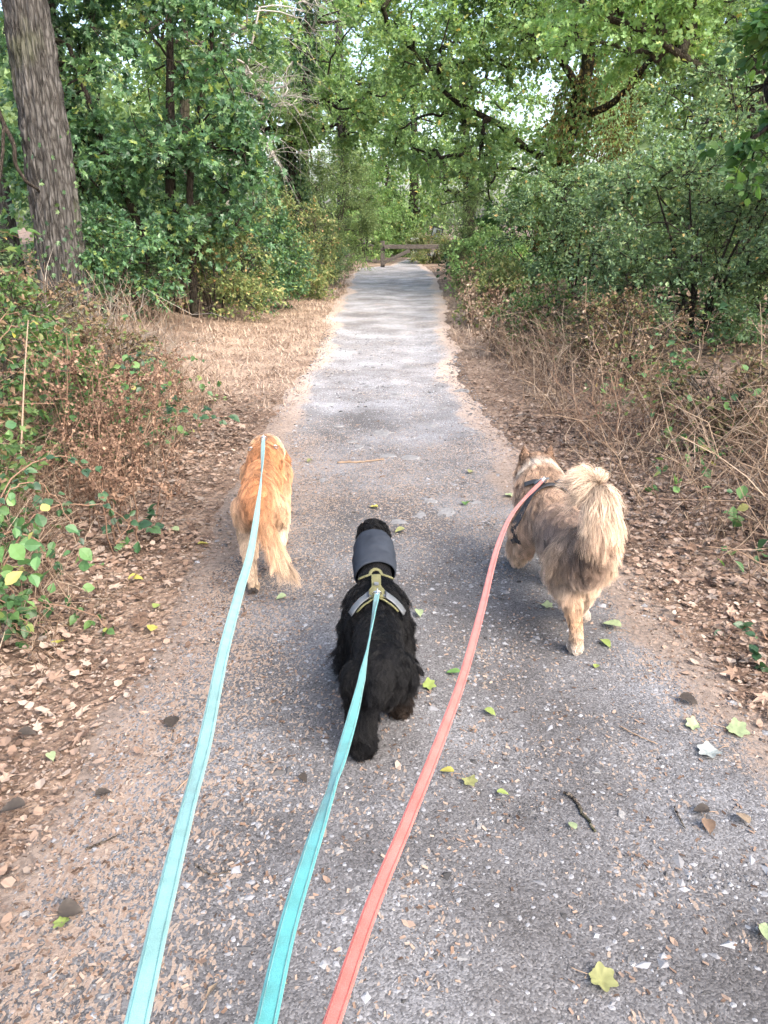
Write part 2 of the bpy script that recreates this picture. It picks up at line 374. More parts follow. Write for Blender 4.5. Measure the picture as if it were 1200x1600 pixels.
# flat pale stones set in the path
def stone_mesh(rx, ry, rz, seed, k=9):
    g = np.random.default_rng(seed); th = np.arange(k) * 2*np.pi/k; rr = .55 + .6 * g.random(k)
    o = np.stack([rx*rr*np.cos(th), ry*rr*np.sin(th)], -1)
    top = np.c_[o*.82, np.full(k, rz) + rz*.3*g.standard_normal(k)]; mid = np.c_[o, np.full(k, rz*.4)]; bot = np.c_[o*1.02, np.full(k, -rz)]
    V = np.concatenate([bot, mid, top, [[0, 0, rz*1.15]]]); a = np.arange(k); b = (a+1) % k
    return V, np.r_[np.stack([a, b, b+k, a+k], -1), np.stack([a+k, b+k, b+2*k, a+2*k], -1)], np.stack([a+2*k, b+2*k, np.full(k, 3*k)], -1)
M['stone'] = plain_mat('pale_flat_stone', [(.3, (.125,.122,.12)), (.5, (.175,.173,.173)), (.7, (.23,.226,.222))], .85, .2, noise_scale=45, bump_=.006)
SX, SY = {}, {}
for q, (px, py, wpx, hpx) in enumerate([(738,792,62,26),(690,804,48,22),(655,809,36,20),(622,819,44,12),(672,786,24,10),(604,716,34,12),(640,717,40,9),(548,727,40,7),(562,701,20,7),(600,678,36,10),
        (505,753,18,9),(690,640,40,6),(550,692,26,7),(720,612,26,6),(668,667,30,6),(528,668,24,5),(620,618,28,5),(575,606,24,4),(640,575,26,4),(560,585,22,4),(918,1180,30,24),(930,1210,16,14),(972,1278,18,16),
        (722,1505,20,18),(660,1357,16,14),(748,1293,15,13),(530,1335,18,13),(165,1563,26,20),(82,1528,16,14),(38,1433,24,14),(288,1518,14,10),(848,1270,16,12),(560,1395,16,12),(790,1540,20,12),(375,1412,18,12),(845,1330,14,16)]):
    c = G(px, py); e = G(px + wpx/2, py); d = G(px, py - hpx/2)
    V, F4, F3 = stone_mesh(abs(e[0]-c[0]), max(.012, abs(d[1]-c[1])), .008 if py < 900 else .007, q)
    o = MB().add(V, F4, F3).build('stone', M['stone'], path, smooth=False); o.location = (c[0], c[1], c[2] + .0065)

# loose gravel and leaf crumbs: nobody could count them
def octa(mb, C, S, g):
    N = len(C); T = np.array([(1,0,0),(-1,0,0),(0,1,0),(0,-1,0),(0,0,1),(0,0,-1)], float)
    Fq = np.array([(0,2,4),(2,1,4),(1,3,4),(3,0,4),(2,0,5),(1,2,5),(3,1,5),(0,3,5)])
    a = g.random(N) * 6.283; ca, sa = np.cos(a), np.sin(a)
    V = T[None] * S[:, None] * (.7 + .6 * g.random((N, 6, 1))) + (g.random((N, 6, 3)) - .5) * S[:, None] * .5
    V = np.stack([V[...,0]*ca[:,None] - V[...,1]*sa[:,None], V[...,0]*sa[:,None] + V[...,1]*ca[:,None], V[...,2]], -1) + C[:, None]
    mb.add(V.reshape(-1, 3), (Fq[None] + (np.arange(N)*6)[:, None, None]).reshape(-1, 3))
def scatter(N, y0, y1, x0, x1, wf, g, pw=1.6):
    y = y0 + (y1 - y0) * g.random(N*3)**pw; x = x0 + (x1 - x0) * g.random(N*3)
    k = g.random(N*3) < wf(x, y); x, y = x[k][:N], y[k][:N]
    return np.stack([x, y, H(x, y)], -1)
g = np.random.default_rng(5)
M['gravel'] = plain_mat('gravel_stone', [(0, (.025,.024,.024)), (.3, (.08,.078,.078)), (.6, (.16,.16,.167)), (.85, (.215,.22,.232)), (1, (.27,.27,.275))], .8, .3)
mb = MB()
on = lambda x, y: ((x > edge_l(y)-.02) & (x < edge_r(y)+.02)) * (1 - .6*litter_w(x, y))
C = scatter(40000, .35, 12, -1.3, 1.4, on, g, 1.7); C[:, 2] += .009
s = (.0014 + .0042 * g.random(len(C))**3)*(1 + .10*C[:, 1]); octa(mb, C, np.stack([s*1.3, s, s*.7], -1), g)
C = scatter(6500, .35, 11, -1.3, 1.4, on, g, 1.7); C[:, 2] += .009
s = (.005 + .012 * g.random(len(C))**3)*(1 + .05*C[:, 1]); C[:, 2] -= .001; octa(mb, C, np.stack([s*1.4, s, s*.42], -1), g)
tag(mb.build('gravel', M['gravel'], smooth=False), 'loose grey gravel strewn over the trodden path', 'gravel', kind='stuff')

litter_stops = [(0, (.07,.046,.034)), (.25, (.15,.10,.073)), (.5, (.225,.158,.120)), (.75, (.275,.205,.160)), (.93, (.30,.243,.20)), (1, (.15,.13,.113))]
M['litter'] = leaf_mat('dead_leaf', litter_stops, .12, .75, .15, (1, .9, .8))
mb = MB()
def flat_leaves(mb, C, size, kind, g, tilt=.5, wide=1.):
    N = len(C); a = g.random(N)*6.283; ax = np.stack([np.cos(a), np.sin(a), tilt*.6*(g.random(N)-.5)], -1)
    nr = np.stack([tilt*(g.random(N)-.5), tilt*(g.random(N)-.5), np.ones(N)], -1); leaves(mb, C, ax, nr, size, kind, wide)
C = scatter(56000, .35, 8.5, -1.6, 1.7, lambda x, y: np.clip(litter_w(x, y)*.95 + .2, 0, 1) * (x > edge_l(y)-.4) * (x < edge_r(y)+.3), g, 1.5); C[:, 2] += .010 + .006*g.random(len(C))
flat_leaves(mb, C, .005 + .014*g.random(len(C))**1.8, 'chip', g, .9)
tag(mb.build('leaf_crumbs', M['litter'], smooth=False), 'tan crumbs of broken dead leaves trodden into the path', 'leaf litter', kind='stuff')
mb = MB()
def verge(x, y):
    l_, r_ = edge_l(y) - x, x - edge_r(y); st = straw_w(x, y)
    return np.clip(sstep(-.15, .35, l_) + 1.2*sstep(-.12, .12, r_), 0, 1) * (1 - .8*st) * (.45 + .8*fbm(x*2, y*2, 0, 77)) * sstep(2.4, 1.6, np.maximum(l_, r_))
C = scatter(34000, .4, 14, -3.6, 3.6, verge, g, 1.35); C[:, 2] += .008 + .03*g.random(len(C))**2
near = lambda x, y: np.clip(sstep(-.02, .18, x - edge_r(y)) + sstep(-.05, .35, edge_l(y) - x)*.8, 0, 1)*(.35 + .9*fbm(x*2.4, y*2.4, 0, 78))
C2 = scatter(26000, .9, 6.2, -2.3, 2.5, near, g, 1.2); C2[:, 2] += .008 + .028*g.random(len(C2))**1.5; C = np.concatenate([C, C2]); flat_leaves(mb, C, .010 + .034*g.random(len(C))**2.2, 'curl', g, 1.0, .7 + .8*g.random(len(C)))
C3 = scatter(2600, .9, 7, -2.3, 2.5, near, g, 1.2); C3[:, 2] += .012 + .03*g.random(len(C3)); flat_leaves(mb, C3, .035 + .04*g.random(len(C3)), 'lobed', g, 1.3, .6 + .3*g.random(len(C3)))
C = scatter(420, .4, 12, -1., 1.3, lambda x, y: .12 + .8*litter_w(x, y), g, 1.4); C[:, 2] += .012
flat_leaves(mb, C, .014 + .03*g.random(len(C))**2, 'curl', g, .6, .8)
tag(mb.build('leaf_litter', M['litter'], smooth=False), 'brown dead leaves lying thick along both verges', 'leaf litter', kind='stuff')

# mown dead grass on the verges
M['straw'] = plain_mat('dry_grass', [(0, (.21,.145,.10)), (.5, (.36,.268,.20)), (1, (.48,.385,.30))], .7, .25)
mb = MB()
C = scatter(26000, 6.3, 30, -3.6, 4, lambda x, y: straw_w(x, y)**.8, g, 1.3); N = len(C)
a = g.random(N)*6.283; h = .015 + .06*g.random(N)**2 + .10*sstep(-1.1, -1.9, C[:,0]-edge_l(C[:,1]))*g.random(N); le = .03 + .08*g.random(N)
d = np.stack([np.cos(a)*le, np.sin(a)*le, h], -1); sd_ = np.stack([-np.sin(a), np.cos(a), 0*a], -1) * (.0018 + .0003*C[:,1:2])
V = np.stack([C - sd_, C + sd_, C + d], 1); mb.add(V.reshape(-1, 3), np.arange(N*3).reshape(-1, 3))
tag(mb.build('grass', M['straw'], smooth=False), 'short dead straw coloured grass along the verge of the path', 'grass', kind='stuff')

# ================================================================ TREES AND SHRUBS
def ell(g, c, rad, n, shell=.45):
    d = unit(g.standard_normal((n, 3))); r = (shell + (1 - shell) * g.random(n))[:, None] ** .6
    return np.asarray(c) + d * r * np.asarray(rad)
def resample(P, n):
    P = np.asarray(P, float); s = np.r_[0, np.cumsum(np.linalg.norm(np.diff(P, axis=0), axis=1))]; t = np.linspace(0, s[-1], n)
    return np.stack([np.interp(t, s, P[:, k]) for k in range(3)], -1)
def curve(P, n):                              # Catmull-Rom through control points
    P = np.asarray(P, float); Q = np.concatenate([[2*P[0]-P[1]], P, [2*P[-1]-P[-2]]]); out = []
    m = len(P) - 1; t = np.linspace(0, m - 1e-6, n); k = t.astype(int); f = (t - k)[:, None]
    p0, p1, p2, p3 = Q[k], Q[k+1], Q[k+2], Q[k+3]
    return .5 * (2*p1 + (p2-p0)*f + (2*p0-5*p1+4*p2-p3)*f**2 + (3*p1-p0-3*p2+p3)*f**3)

def woody(name, label, cat, base, stems, crown, leaf, group=None, bark=None, leaf_m=None, clump=.6, tw=12, lv=12, lsize=.1, seed=0,
          droop=.15, twig_r=.004, tip_r=.007, sides=5, spread=1., flat=.6, trunk_rough=.0, leafless=False, gapv=.45):
    g = np.random.default_rng(seed); base = np.asarray(base, float); root = empty(name, base)
    tag(root, label, cat, group); tr = MB(); cr = MB()
    nodes, par = [], []; chains = []
    for P, rad in stems:                      # stems relative to base
        P = np.asarray(P, float); Q = curve(P, 14); Q[1:] += trunk_rough * g.standard_normal((13, 3)) * [1, 1, .3]
        rr = np.interp(np.linspace(0, 1, 14), np.linspace(0, 1, len(rad)), rad)
        tubes(tr, Q, rr, max(8, sides)); k0 = len(nodes)
        for q in range(14): nodes.append(Q[q]); par.append(k0 + q - 1 if q else -1)
    nt = len(nodes); stem_top = max(n_[2] for n_ in nodes)
    C = []; O = []
    for c, rad, n in crown:
        p = ell(g, c, rad, n); C.append(p); O.append(unit((p - np.asarray(c)) / np.asarray(rad) ** 1.0) + [0, 0, .25])
    C = np.concatenate(C); O = unit(np.concatenate(O))
    ok = C[:, 2] > .12; C, O = C[ok], O[ok]
    trunk_pts = np.array(nodes[:nt]); dist0 = np.min(np.linalg.norm(C[:, None] - trunk_pts[None], axis=2), axis=1)
    for k in np.argsort(dist0):
        A = np.array(nodes); dv = A - C[k]; d = np.linalg.norm(dv, axis=1) + .8 * np.maximum(0, dv[:, 2]) + np.where(np.arange(len(A)) < nt, .15 * d_low(A, stem_top), 0)
        j = int(np.argmin(d)); a, b = A[j], C[k]; L = np.linalg.norm(b - a)
        mid = (a + b) / 2 + g.standard_normal(3) * .13 * L + [0, 0, .10 * L]
        n_ = int(np.clip(L / .35, 3, 7)); Q = curve([a, mid, b], n_ + 1); Q[1:-1] += g.standard_normal((n_-1, 3)) * .02 * L
        ch = [j]
        for q in range(1, n_ + 1): nodes.append(Q[q]); par.append(ch[-1]); ch.append(len(nodes) - 1)
        chains.append(ch)
    cnt = np.zeros(len(nodes))
    for ch in chains: cnt[ch[-1]] += 1
    for q in range(len(nodes) - 1, nt - 1, -1): cnt[par[q]] += cnt[q]
    A = np.array(nodes)
    for ch in chains:
        Q = resample(A[ch], max(4, len(ch))); c_ = cnt[ch].copy(); c_[0] = c_[1]
        rr = np.interp(np.linspace(0, 1, len(Q)), np.linspace(0, 1, len(ch)), tip_r * c_ ** .55 + .001); tubes(tr, Q, rr, sides, cap=False)
    # twigs and the leaves along them
    N = len(C) * tw
    c0 = np.repeat(C, tw, 0); o = np.repeat(O, tw, 0)
    dr = unit(o * .55 + g.standard_normal((N, 3)) * [1, 1, flat] * spread); ln = clump * (.45 + .75 * g.random(N))
    t = np.linspace(0, 1, 4)
    P = c0[:, None] + dr[:, None] * (ln[:, None] * t)[..., None] + g.standard_normal((N, 4, 3)) * .03 * ln[:, None, None] * (t > 0)[:, None]
    P[..., 2] -= droop * ln[:, None] * t ** 2 * (.5 + g.random(N))[:, None]
    if leafless: tubes(tr, P, np.broadcast_to(twig_r * np.array([1, .8, .6, .3]), (N, 4)), 3, cap=False)
    else: tubes(tr, P[::2][:, [0, 2, 3]], np.broadcast_to(twig_r * np.array([1.1, .7, .35]), (len(P[::2]), 3)), 3, cap=False)
    tr.build('trunk', bark, root)
    if not leafless:
        tt = np.clip(.2 + .85 * g.random((N, lv)), 0, 1) * 3 - 1e-6; k = tt.astype(int); f = (tt - k)[..., None]
        ii = np.arange(N)[:, None]; X = P[ii, k] * (1-f) + P[ii, np.minimum(k+1, 3)] * f
        X = (X + g.standard_normal(X.shape) * .35 * lsize).reshape(-1, 3)
        ax = np.repeat(dr, lv, 0) * .7 + g.standard_normal(X.shape) * .7 + [0, 0, -.25]; nm = g.standard_normal(X.shape) * .85 + [0, 0, .9]
        gap = fbm(*((X + base).T * (1.1 / clump)), seed=seed + 60, n=2); keep = gap > gapv
        leaves(cr, X[keep], ax[keep], nm[keep], lsize * (.6 + .6 * g.random(keep.sum())), leaf)
        cr.build('crown', leaf_m, root, smooth=False)
    return root
def d_low(A, top): return np.maximum(0, top * .45 - A[:, 2])
def mantle(parent, name, P, rad, n, size, kind, m, g, thick=.12, hang=0.):     # climber leaves wrapped round a trunk (local coordinates)
    mb = MB(); P = np.asarray(P, float); t = g.random(n) * (len(P) - 1 - 1e-6); k = t.astype(int); f = (t - k)[:, None]
    c = P[k] * (1-f) + P[k+1] * f; r = np.interp(t, np.arange(len(P)), rad); a = g.random(n) * 6.283
    nz = fbm(np.cos(a)*1.5 + c[:, 2]*1.3, np.sin(a)*1.5, c[:, 2], 91)
    o = np.stack([np.cos(a), np.sin(a), 0*a], -1); rr = r + thick * (nz**2 * 2.2) * (.3 + .9*g.random(n))
    X = c + o * rr[:, None]; leaves(mb, X, o * .25 + g.standard_normal((n, 3)) * .45 + [0, 0, -.75], o + g.standard_normal((n, 3)) * .45, size * (.6 + .6*g.random(n)), kind)
    return mb.build(name, m, parent, smooth=False)

M['bark_grey'] = bark_mat('grey_ridged_bark', (.035,.033,.031), (.15,.143,.135), (.075,.085,.04))
M['bark_dark'] = bark_mat('dark_bark', (.022,.018,.015), (.075,.062,.05), (.04,.05,.02), 1.6)
M['bark_mid'] = bark_mat('brown_bark', (.05,.042,.035), (.16,.135,.11), (.06,.07,.03), 1.4)
M['twig_pale'] = plain_mat('bare_weathered_twig', [(0, (.20,.185,.165)), (1, (.38,.36,.33))], .85, .2)
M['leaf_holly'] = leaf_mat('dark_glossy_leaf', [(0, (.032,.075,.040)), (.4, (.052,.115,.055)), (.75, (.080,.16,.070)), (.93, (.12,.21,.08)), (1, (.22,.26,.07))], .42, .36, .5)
M['leaf_ivy'] = leaf_mat('ivy_leaf', [(0, (.015,.04,.016)), (.6, (.035,.085,.03)), (1, (.08,.13,.04))], .2, .4, .5)
M['leaf_oak'] = leaf_mat('oak_leaf', [(0, (.075,.135,.052)), (.4, (.12,.205,.078)), (.8, (.175,.27,.10)), (.97, (.23,.31,.11)), (1, (.38,.28,.10))], .40, .5, .35)
M['leaf_oak_bright'] = leaf_mat('sunlit_oak_leaf', [(0, (.135,.235,.085)), (.4, (.19,.31,.12)), (.85, (.25,.38,.155)), (1, (.36,.41,.15))], .40, .5, .35)  # oak leaf lightened, soft sunlight on the crown put into its colour
M['leaf_thorn'] = leaf_mat('small_grey_green_leaf', [(0, (.060,.108,.055)), (.45, (.098,.165,.080)), (.85, (.15,.225,.10)), (.98, (.19,.24,.10)), (1, (.4,.26,.1))], .36, .42, .45)
M['leaf_olive'] = leaf_mat('olive_leaf', [(0, (.075,.11,.045)), (.5, (.14,.185,.07)), (.85, (.22,.25,.10)), (.95, (.30,.24,.12)), (1, (.36,.22,.12))], .35, .55, .3)
M['leaf_feather'] = leaf_mat('soft_pale_leaf', [(0, (.075,.125,.055)), (.5, (.13,.19,.085)), (1, (.21,.26,.115))], .4, .6, .25)
M['leaf_brown'] = leaf_mat('withered_leaf', [(0, (.09,.07,.025)), (.35, (.13,.105,.038)), (.7, (.22,.155,.055)), (.9, (.30,.21,.075)), (1, (.12,.16,.05))], .3, .6, .25, tint=(1.2, 1.1, .8))
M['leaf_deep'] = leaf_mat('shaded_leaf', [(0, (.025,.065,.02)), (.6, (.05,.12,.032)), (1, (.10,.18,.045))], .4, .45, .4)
M['leaf_far'] = leaf_mat('far_leaf', [(0, (.09,.15,.07)), (.5, (.14,.21,.095)), (1, (.21,.28,.125))], .38, .6, .25)

def gz(x, y): return np.array([x, y, float(H(x, y))])
# ---- the big trunk by the path on the left: ridged bark, built as real relief
b = gz(-3.99, 10.)
root = empty('ash_tree', b); tag(root, 'big grey tree trunk with deeply ridged bark standing above dead brambles', 'tree')
zs = np.linspace(-.2, 8.6, 300); th = np.linspace(0, 2*np.pi, 150, endpoint=False)
Zg, Tg = np.meshgrid(zs, th, indexing='ij')
rad = .262 - .014*Zg + .17*np.exp(-np.maximum(Zg, 0)/.28) * (.7 + .5*np.cos(3*Tg + 1))
wv = Tg + .10*np.sin(Zg*1.3) + .22*(fbm(np.cos(Tg)*2, np.sin(Tg)*2, Zg*1.1, 8) - .5)
rid = fbm(np.cos(wv)*9.5, np.sin(wv)*9.5, Zg*2.3, 9, 3); rid = np.abs(rid - .5) * 2; rid = np.minimum(rid, .32 + .18*noise(np.cos(wv)*7, np.sin(wv)*7, Zg*5, 19))
rad = rad + .115*rid + .012*(noise(np.cos(Tg)*24, np.sin(Tg)*24, Zg*9, 12) - .5) + .03*(fbm(np.cos(Tg)*1.5, np.sin(Tg)*1.5, Zg*.8, 13) - .5)
cx = .02*np.sin(Zg*.6) - .02*Zg*.25; cy = .03*np.sin(Zg*.4 + 1)
V = np.stack([cx + rad*np.cos(Tg), cy + rad*np.sin(Tg), Zg], -1)
i = np.arange(len(zs)-1)[:, None]*len(th) + np.arange(len(th))[None]; i2 = np.arange(len(zs)-1)[:, None]*len(th) + (np.arange(len(th))[None]+1) % len(th)
MB().add(V, np.stack([i, i2, i2+len(th), i+len(th)], -1).reshape(-1, 4)).build('trunk', M['bark_grey'], root)
gg = np.random.default_rng(2)
mantle(root, 'ivy', [(.05,0,.0),(.1,-.05,.5),(.12,-.1,1.1),(.10,-.1,2.2)], [.33,.30,.30,.30], 260, .06, 'lobed', M['leaf_ivy'], gg, .05)
mb = MB(); C = ell(gg, (0, 0, 9.6), (3.6, 3.2, 1.9), 90); 
tubes(mb, np.stack([curve([(0, 0, 7.6), (c*.4 + [0, 0, 5.4]), c], 7) for c in C[:26]]), np.broadcast_to(np.linspace(.09, .012, 7), (26, 7)), 5)
mb.build('limb', M['bark_grey'], root)
mb = MB(); X = (C[:, None] + gg.standard_normal((90, 110, 3)) * [.5, .5, .3]).reshape(-1, 3); leaves(mb, X, gg.standard_normal(X.shape), gg.standard_normal(X.shape)*.7 + [0, 0, 1], .13*(.6+.6*gg.random(len(X))), 'oval', 1.3)
mb.build('crown', M['leaf_oak'], root, smooth=False)
# a woody climber hanging beside it
mb = MB(); P = curve([at(-30, 120, 9.6), at(6, 190, 9.7), at(22, 235, 9.6), at(30, 270, 9.6), at(48, 288, 9.62), at(62, 300, 9.8)], 26)
P[:, 0] += .015*np.sin(np.arange(26)*.9); tubes(mb, P, np.linspace(.03, .016, 26)[None][0], 8)
P2 = curve([at(6, 190, 9.7), at(2, 260, 9.5), at(-14, 350, 9.5), at(-30, 470, 9.6)], 20); tubes(mb, P2, np.linspace(.02, .02, 20), 8)
tag(mb.build('climber_stem', M['bark_dark']), 'twisted brown climber stem curving beside the big grey trunk', 'vine')

# ---- ivy-clad trunk and slim grey trunk behind it
b = gz(-4.75, 12.6); S = [(0,0,-.2),(.05,0,1.5),(-.1,.1,4),(.1,0,7)]
r_ = woody('ivy_clad_tree', 'dark ivy-clad trunk in the gloom just behind the big grey trunk', 'tree', b, [(S, [.26,.22,.19,.14])],
      [((0,0,7.2),(2.6,2.2,1.8),60)], 'oval', bark=M['bark_dark'], leaf_m=M['leaf_oak'], clump=.8, tw=10, lv=10, lsize=.13, seed=3)
mantle(r_, 'ivy', S, [.30,.27,.26,.2], 5200, .085, 'lobed', M['leaf_ivy'], gg, .42)
b = gz(-5.95, 13.0); woody('slim_grey_tree', 'slim pale grey trunk half hidden behind the big ridged trunk', 'tree', b, [([(0,0,-.2),(-.05,0,2),(.1,0,6)], [.2,.16,.1])],
      [((0,0,5.6),(2.,2.,2.2),60)], 'oval', bark=M['bark_grey'], leaf_m=M['leaf_oak'], clump=.7, tw=10, lv=11, lsize=.12, seed=4)

# ---- dense dark green small tree with several black stems
b = gz(-3.15, 12.3)
woody('field_maple', 'dense dark green tree with glossy lobed leaves and black stems by the verge', 'tree', b,
      [([(.0,0,-.1),(-.05,.05,1.2),(.05,.1,2.6),(.2,.1,4.2)], [.10,.085,.07,.04]), ([(.22,-.1,-.1),(.27,-.1,.9),(.35,-.15,2.),(.75,-.3,3.4)], [.07,.06,.05,.03]),
       ([(-.28,.15,-.1),(-.5,.1,1.1),(-.9,0,2.4),(-1.2,-.1,3.6)], [.08,.065,.055,.03])],
      [((-.35,0,3.6),(1.9,1.45,2.3),120), ((.55,-.45,2.0),(.95,.7,.95),44), ((-1.3,-.35,2.1),(.8,.65,.75),26), ((.2,-.2,5.2),(1.7,1.3,1.6),50)],
      'lobed', bark=M['bark_dark'], leaf_m=M['leaf_holly'], clump=.55, tw=10, lv=9, lsize=.115, seed=5, droop=.3, gapv=.46)
# ---- dead branches, bleached, hanging out over the verge
b = gz(-3.15, 15.6)
woody('dead_tree', 'bleached leafless tree with a fan of bare pale twigs above the olive bush', 'tree', b,
      [([(0,0,-.1),(.2,.05,1.8),(.5,0,3.2),(1.0,-.1,4.8)], [.06,.05,.035,.015])],
      [((1.15,-.3,4.4),(1.0,.8,1.0),24), ((1.15,-.4,3.0),(.7,.5,.7),22)], 'oval', bark=M['twig_pale'], clump=.8, tw=7, seed=6, droop=.35, twig_r=.0045, tip_r=.0055, leafless=True, spread=.8)
# ---- bushes along the left verge
def bush(name, label, x, y, w, d, h, leaf, lm, lsize, seed, n=60, clump=.35, tw=10, lv=11, bark='bark_mid', low=.1, **k):
    b = gz(x, y); g = np.random.default_rng(seed)
    st = []
    for q in range(6):
        a = g.random()*6.28; e = np.array([math.cos(a)*w*.55, math.sin(a)*d*.55, h*.75]); st.append(([(e[0]*.15, e[1]*.15, -.05), (e[0]*.35, e[1]*.35, h*.3), e], [.022, .016, .008]))
    return woody(name, label, 'bush', b, st, [((0, 0, h*(.5+low/2)), (w, d, h*(.5-low/2)), n), ((w*.3*g.standard_normal(), d*.2, h*.8), (w*.6, d*.6, h*.3), n//4), ((0, 0, h*.22), (w*.98, d*.98, h*.2), n//3)], leaf, bark=M[bark], leaf_m=M[lm], clump=clump, tw=tw, lv=lv, lsize=lsize, seed=seed, sides=4, twig_r=.003, tip_r=.004, **k)
bush('olive_bush', 'pale olive bush with small leaves bulging over the straw verge', -1.95, 17.2, 1.0, .9, 1.9, 'oval', 'leaf_olive', .065, 20, 80, .38, 12, 13)
bush('bramble_bush', 'low reddish brown and green bush under the dark lobed-leaved tree', -2.7, 12.7, 1.0, .75, 1.3, 'oval', 'leaf_olive', .065, 21, 60, .34, 12, 8)
bush('verge_bush', 'small blue-green bush beside the olive bush where the verge narrows', -1.75, 20.6, .75, .9, 1.15, 'slim', 'leaf_thorn', .075, 22, 46, .3, 12, 16)
bush('feathery_bush', 'tall feathery grey-green bush left of the wooden barrier', -1.75, 27.6, 1.45, 1.2, 3.7, 'slim', 'leaf_feather', .11, 23, 120, .5, 12, 16, droop=.1)
bush('yellow_bush', 'yellow-green bush top showing just left of the far trail', -.75, 33.5, 1.1, 1.0, 3.4, 'oval', 'leaf_oak_bright', .11, 24, 60, .5, 10, 11)
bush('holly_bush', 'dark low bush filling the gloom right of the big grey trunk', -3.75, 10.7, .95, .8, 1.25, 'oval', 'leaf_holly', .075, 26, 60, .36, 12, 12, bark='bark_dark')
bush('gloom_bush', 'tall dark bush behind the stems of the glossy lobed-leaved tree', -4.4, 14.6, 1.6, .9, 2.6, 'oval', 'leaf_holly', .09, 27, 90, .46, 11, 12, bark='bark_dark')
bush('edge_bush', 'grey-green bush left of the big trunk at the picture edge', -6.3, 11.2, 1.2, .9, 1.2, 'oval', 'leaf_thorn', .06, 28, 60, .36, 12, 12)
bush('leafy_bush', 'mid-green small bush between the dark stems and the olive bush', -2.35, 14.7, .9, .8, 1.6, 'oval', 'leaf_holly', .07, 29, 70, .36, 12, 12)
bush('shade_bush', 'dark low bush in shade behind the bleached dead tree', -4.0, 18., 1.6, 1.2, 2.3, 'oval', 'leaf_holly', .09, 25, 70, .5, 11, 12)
# ---- oaks left of the path, farther on
b = gz(-2.6, 23.5); S = [(0,0,-.2),(.1,0,1.8),(.0,.1,3.4),(.5,0,5.2),(.6,0,7.)]
r_ = woody('oak_tree', 'oak with dark ivy-covered trunk behind the feathery grey-green bush', 'tree', b, [(S, [.22,.18,.15,.11,.07])],
      [((.2,-.2,5.9),(3.0,2.6,2.2),115), ((1.2,-.4,4.2),(1.5,1.2,.8),26), ((-2.2,-.6,4.6),(1.6,1.4,1.3),40)], 'spray', bark=M['bark_dark'], leaf_m=M['leaf_oak'], clump=.75, tw=11, lv=12, lsize=.135, seed=30, tip_r=.012)
mantle(r_, 'ivy', S, [.28,.24,.2,.16,.12], 4200, .1, 'lobed', M['leaf_ivy'], gg, .35)
b = gz(-4.6, 18.6)
woody('oak_tree', 'oak crown filling the gap above the dead bleached branches', 'tree', b, [([(0,0,-.2),(.2,0,2.5),(.5,-.2,5),(.6,-.2,7)], [.15,.12,.09,.06])],
      [((.5,-.3,6.0),(2.5,2.2,2.2),80)], 'spray', bark=M['bark_mid'], leaf_m=M['leaf_oak'], clump=.7, tw=11, lv=11, lsize=.14, seed=31, tip_r=.011)
b = gz(-1.9, 37)
woody('far_tree', 'tall far tree with bare straight trunk left of the trail', 'tree', b, [([(0,0,-.2),(.1,0,4),(0,0,9)], [.28,.24,.16])],
      [((.2,0,9),(3.4,3,3.2),90), ((1.,-.5,6.),(2.,1.5,1.2),20)], 'oval', bark=M['bark_grey'], leaf_m=M['leaf_oak'], clump=1.0, tw=11, lv=10, lsize=.22, seed=32, tip_r=.014)
b = gz(1.6, 47)
woody('far_tree', 'dark green far tree closing the view above the barrier', 'tree', b, [([(0,0,-.2),(.1,0,4),(0,0,8)], [.3,.25,.16])],
      [((.3,0,5.2),(3.6,2.6,4.6),150)], 'oval', bark=M['bark_dark'], leaf_m=M['leaf_oak'], clump=1.0, tw=11, lv=11, lsize=.24, seed=33, tip_r=.014)
b = gz(-4.2, 44)
woody('far_tree', 'pale green far tree beyond the feathery bush', 'tree', b, [([(0,0,-.2),(.1,0,4),(0,0,8)], [.25,.2,.12])],
      [((0,0,5.5),(3.4,2.6,4.6),120)], 'oval', bark=M['bark_mid'], leaf_m=M['leaf_far'], clump=1.0, tw=11, lv=10, lsize=.24, seed=34, tip_r=.014)

# ---- right: great oak with a limb reaching over the path
b = gz(4.3, 19.2); S = [(0,0,-.2),(-.1,0,1.5),(-.2,.1,2.8),(.1,0,4.2),(.3,.2,6.5)]
limb1 = [(-.2,.1,2.4),(-1.1,-.2,2.75),(-1.9,-.5,3.3),(-2.9,-.8,3.7),(-3.7,-.9,4.6)]
limb2 = [(.0,0,3.4),(.7,-.6,3.7),(1.5,-1.,4.6),(2.4,-1.3,4.6)]
limb3 = [(.1,0,3.8),(-.6,-.5,4.6),(-1.2,-1.,5.8)]
r_ = woody('great_oak', 'great oak with dark limbs spreading low over the right verge', 'tree', b,
      [(S, [.30,.25,.21,.16,.09]), (limb1, [.10,.085,.065,.05,.03]), (limb2, [.09,.075,.055,.03]), (limb3, [.09,.07,.04])],
      [((.0,-.3,6.6),(3.6,2.8,2.0),140), ((-2.6,-.8,4.9),(1.9,1.4,1.2),64), ((2.4,-1.,5.2),(2.,1.4,1.),50), ((-2.9,-.4,2.9),(1.3,1.0,.6),22), ((-1.2,-.8,2.2),(1.4,.9,.8),26)],
      'spray', bark=M['bark_dark'], leaf_m=M['leaf_oak'], clump=.72, tw=11, lv=12, lsize=.128, seed=40, tip_r=.013, trunk_rough=.02)
mantle(r_, 'withered_ivy', [(-.1,-.1,.6),(.0,-.3,2.),(.35,-.5,3.1),(.45,-.5,4.3)], [.45,.5,.6,.45], 5200, .07, 'oval', M['leaf_brown'], gg, 1.0)
mantle(r_, 'ivy', [S[0], S[1], S[2], S[3]], [.46,.42,.38,.3], 3000, .1, 'lobed', M['leaf_oak'], gg, .25)
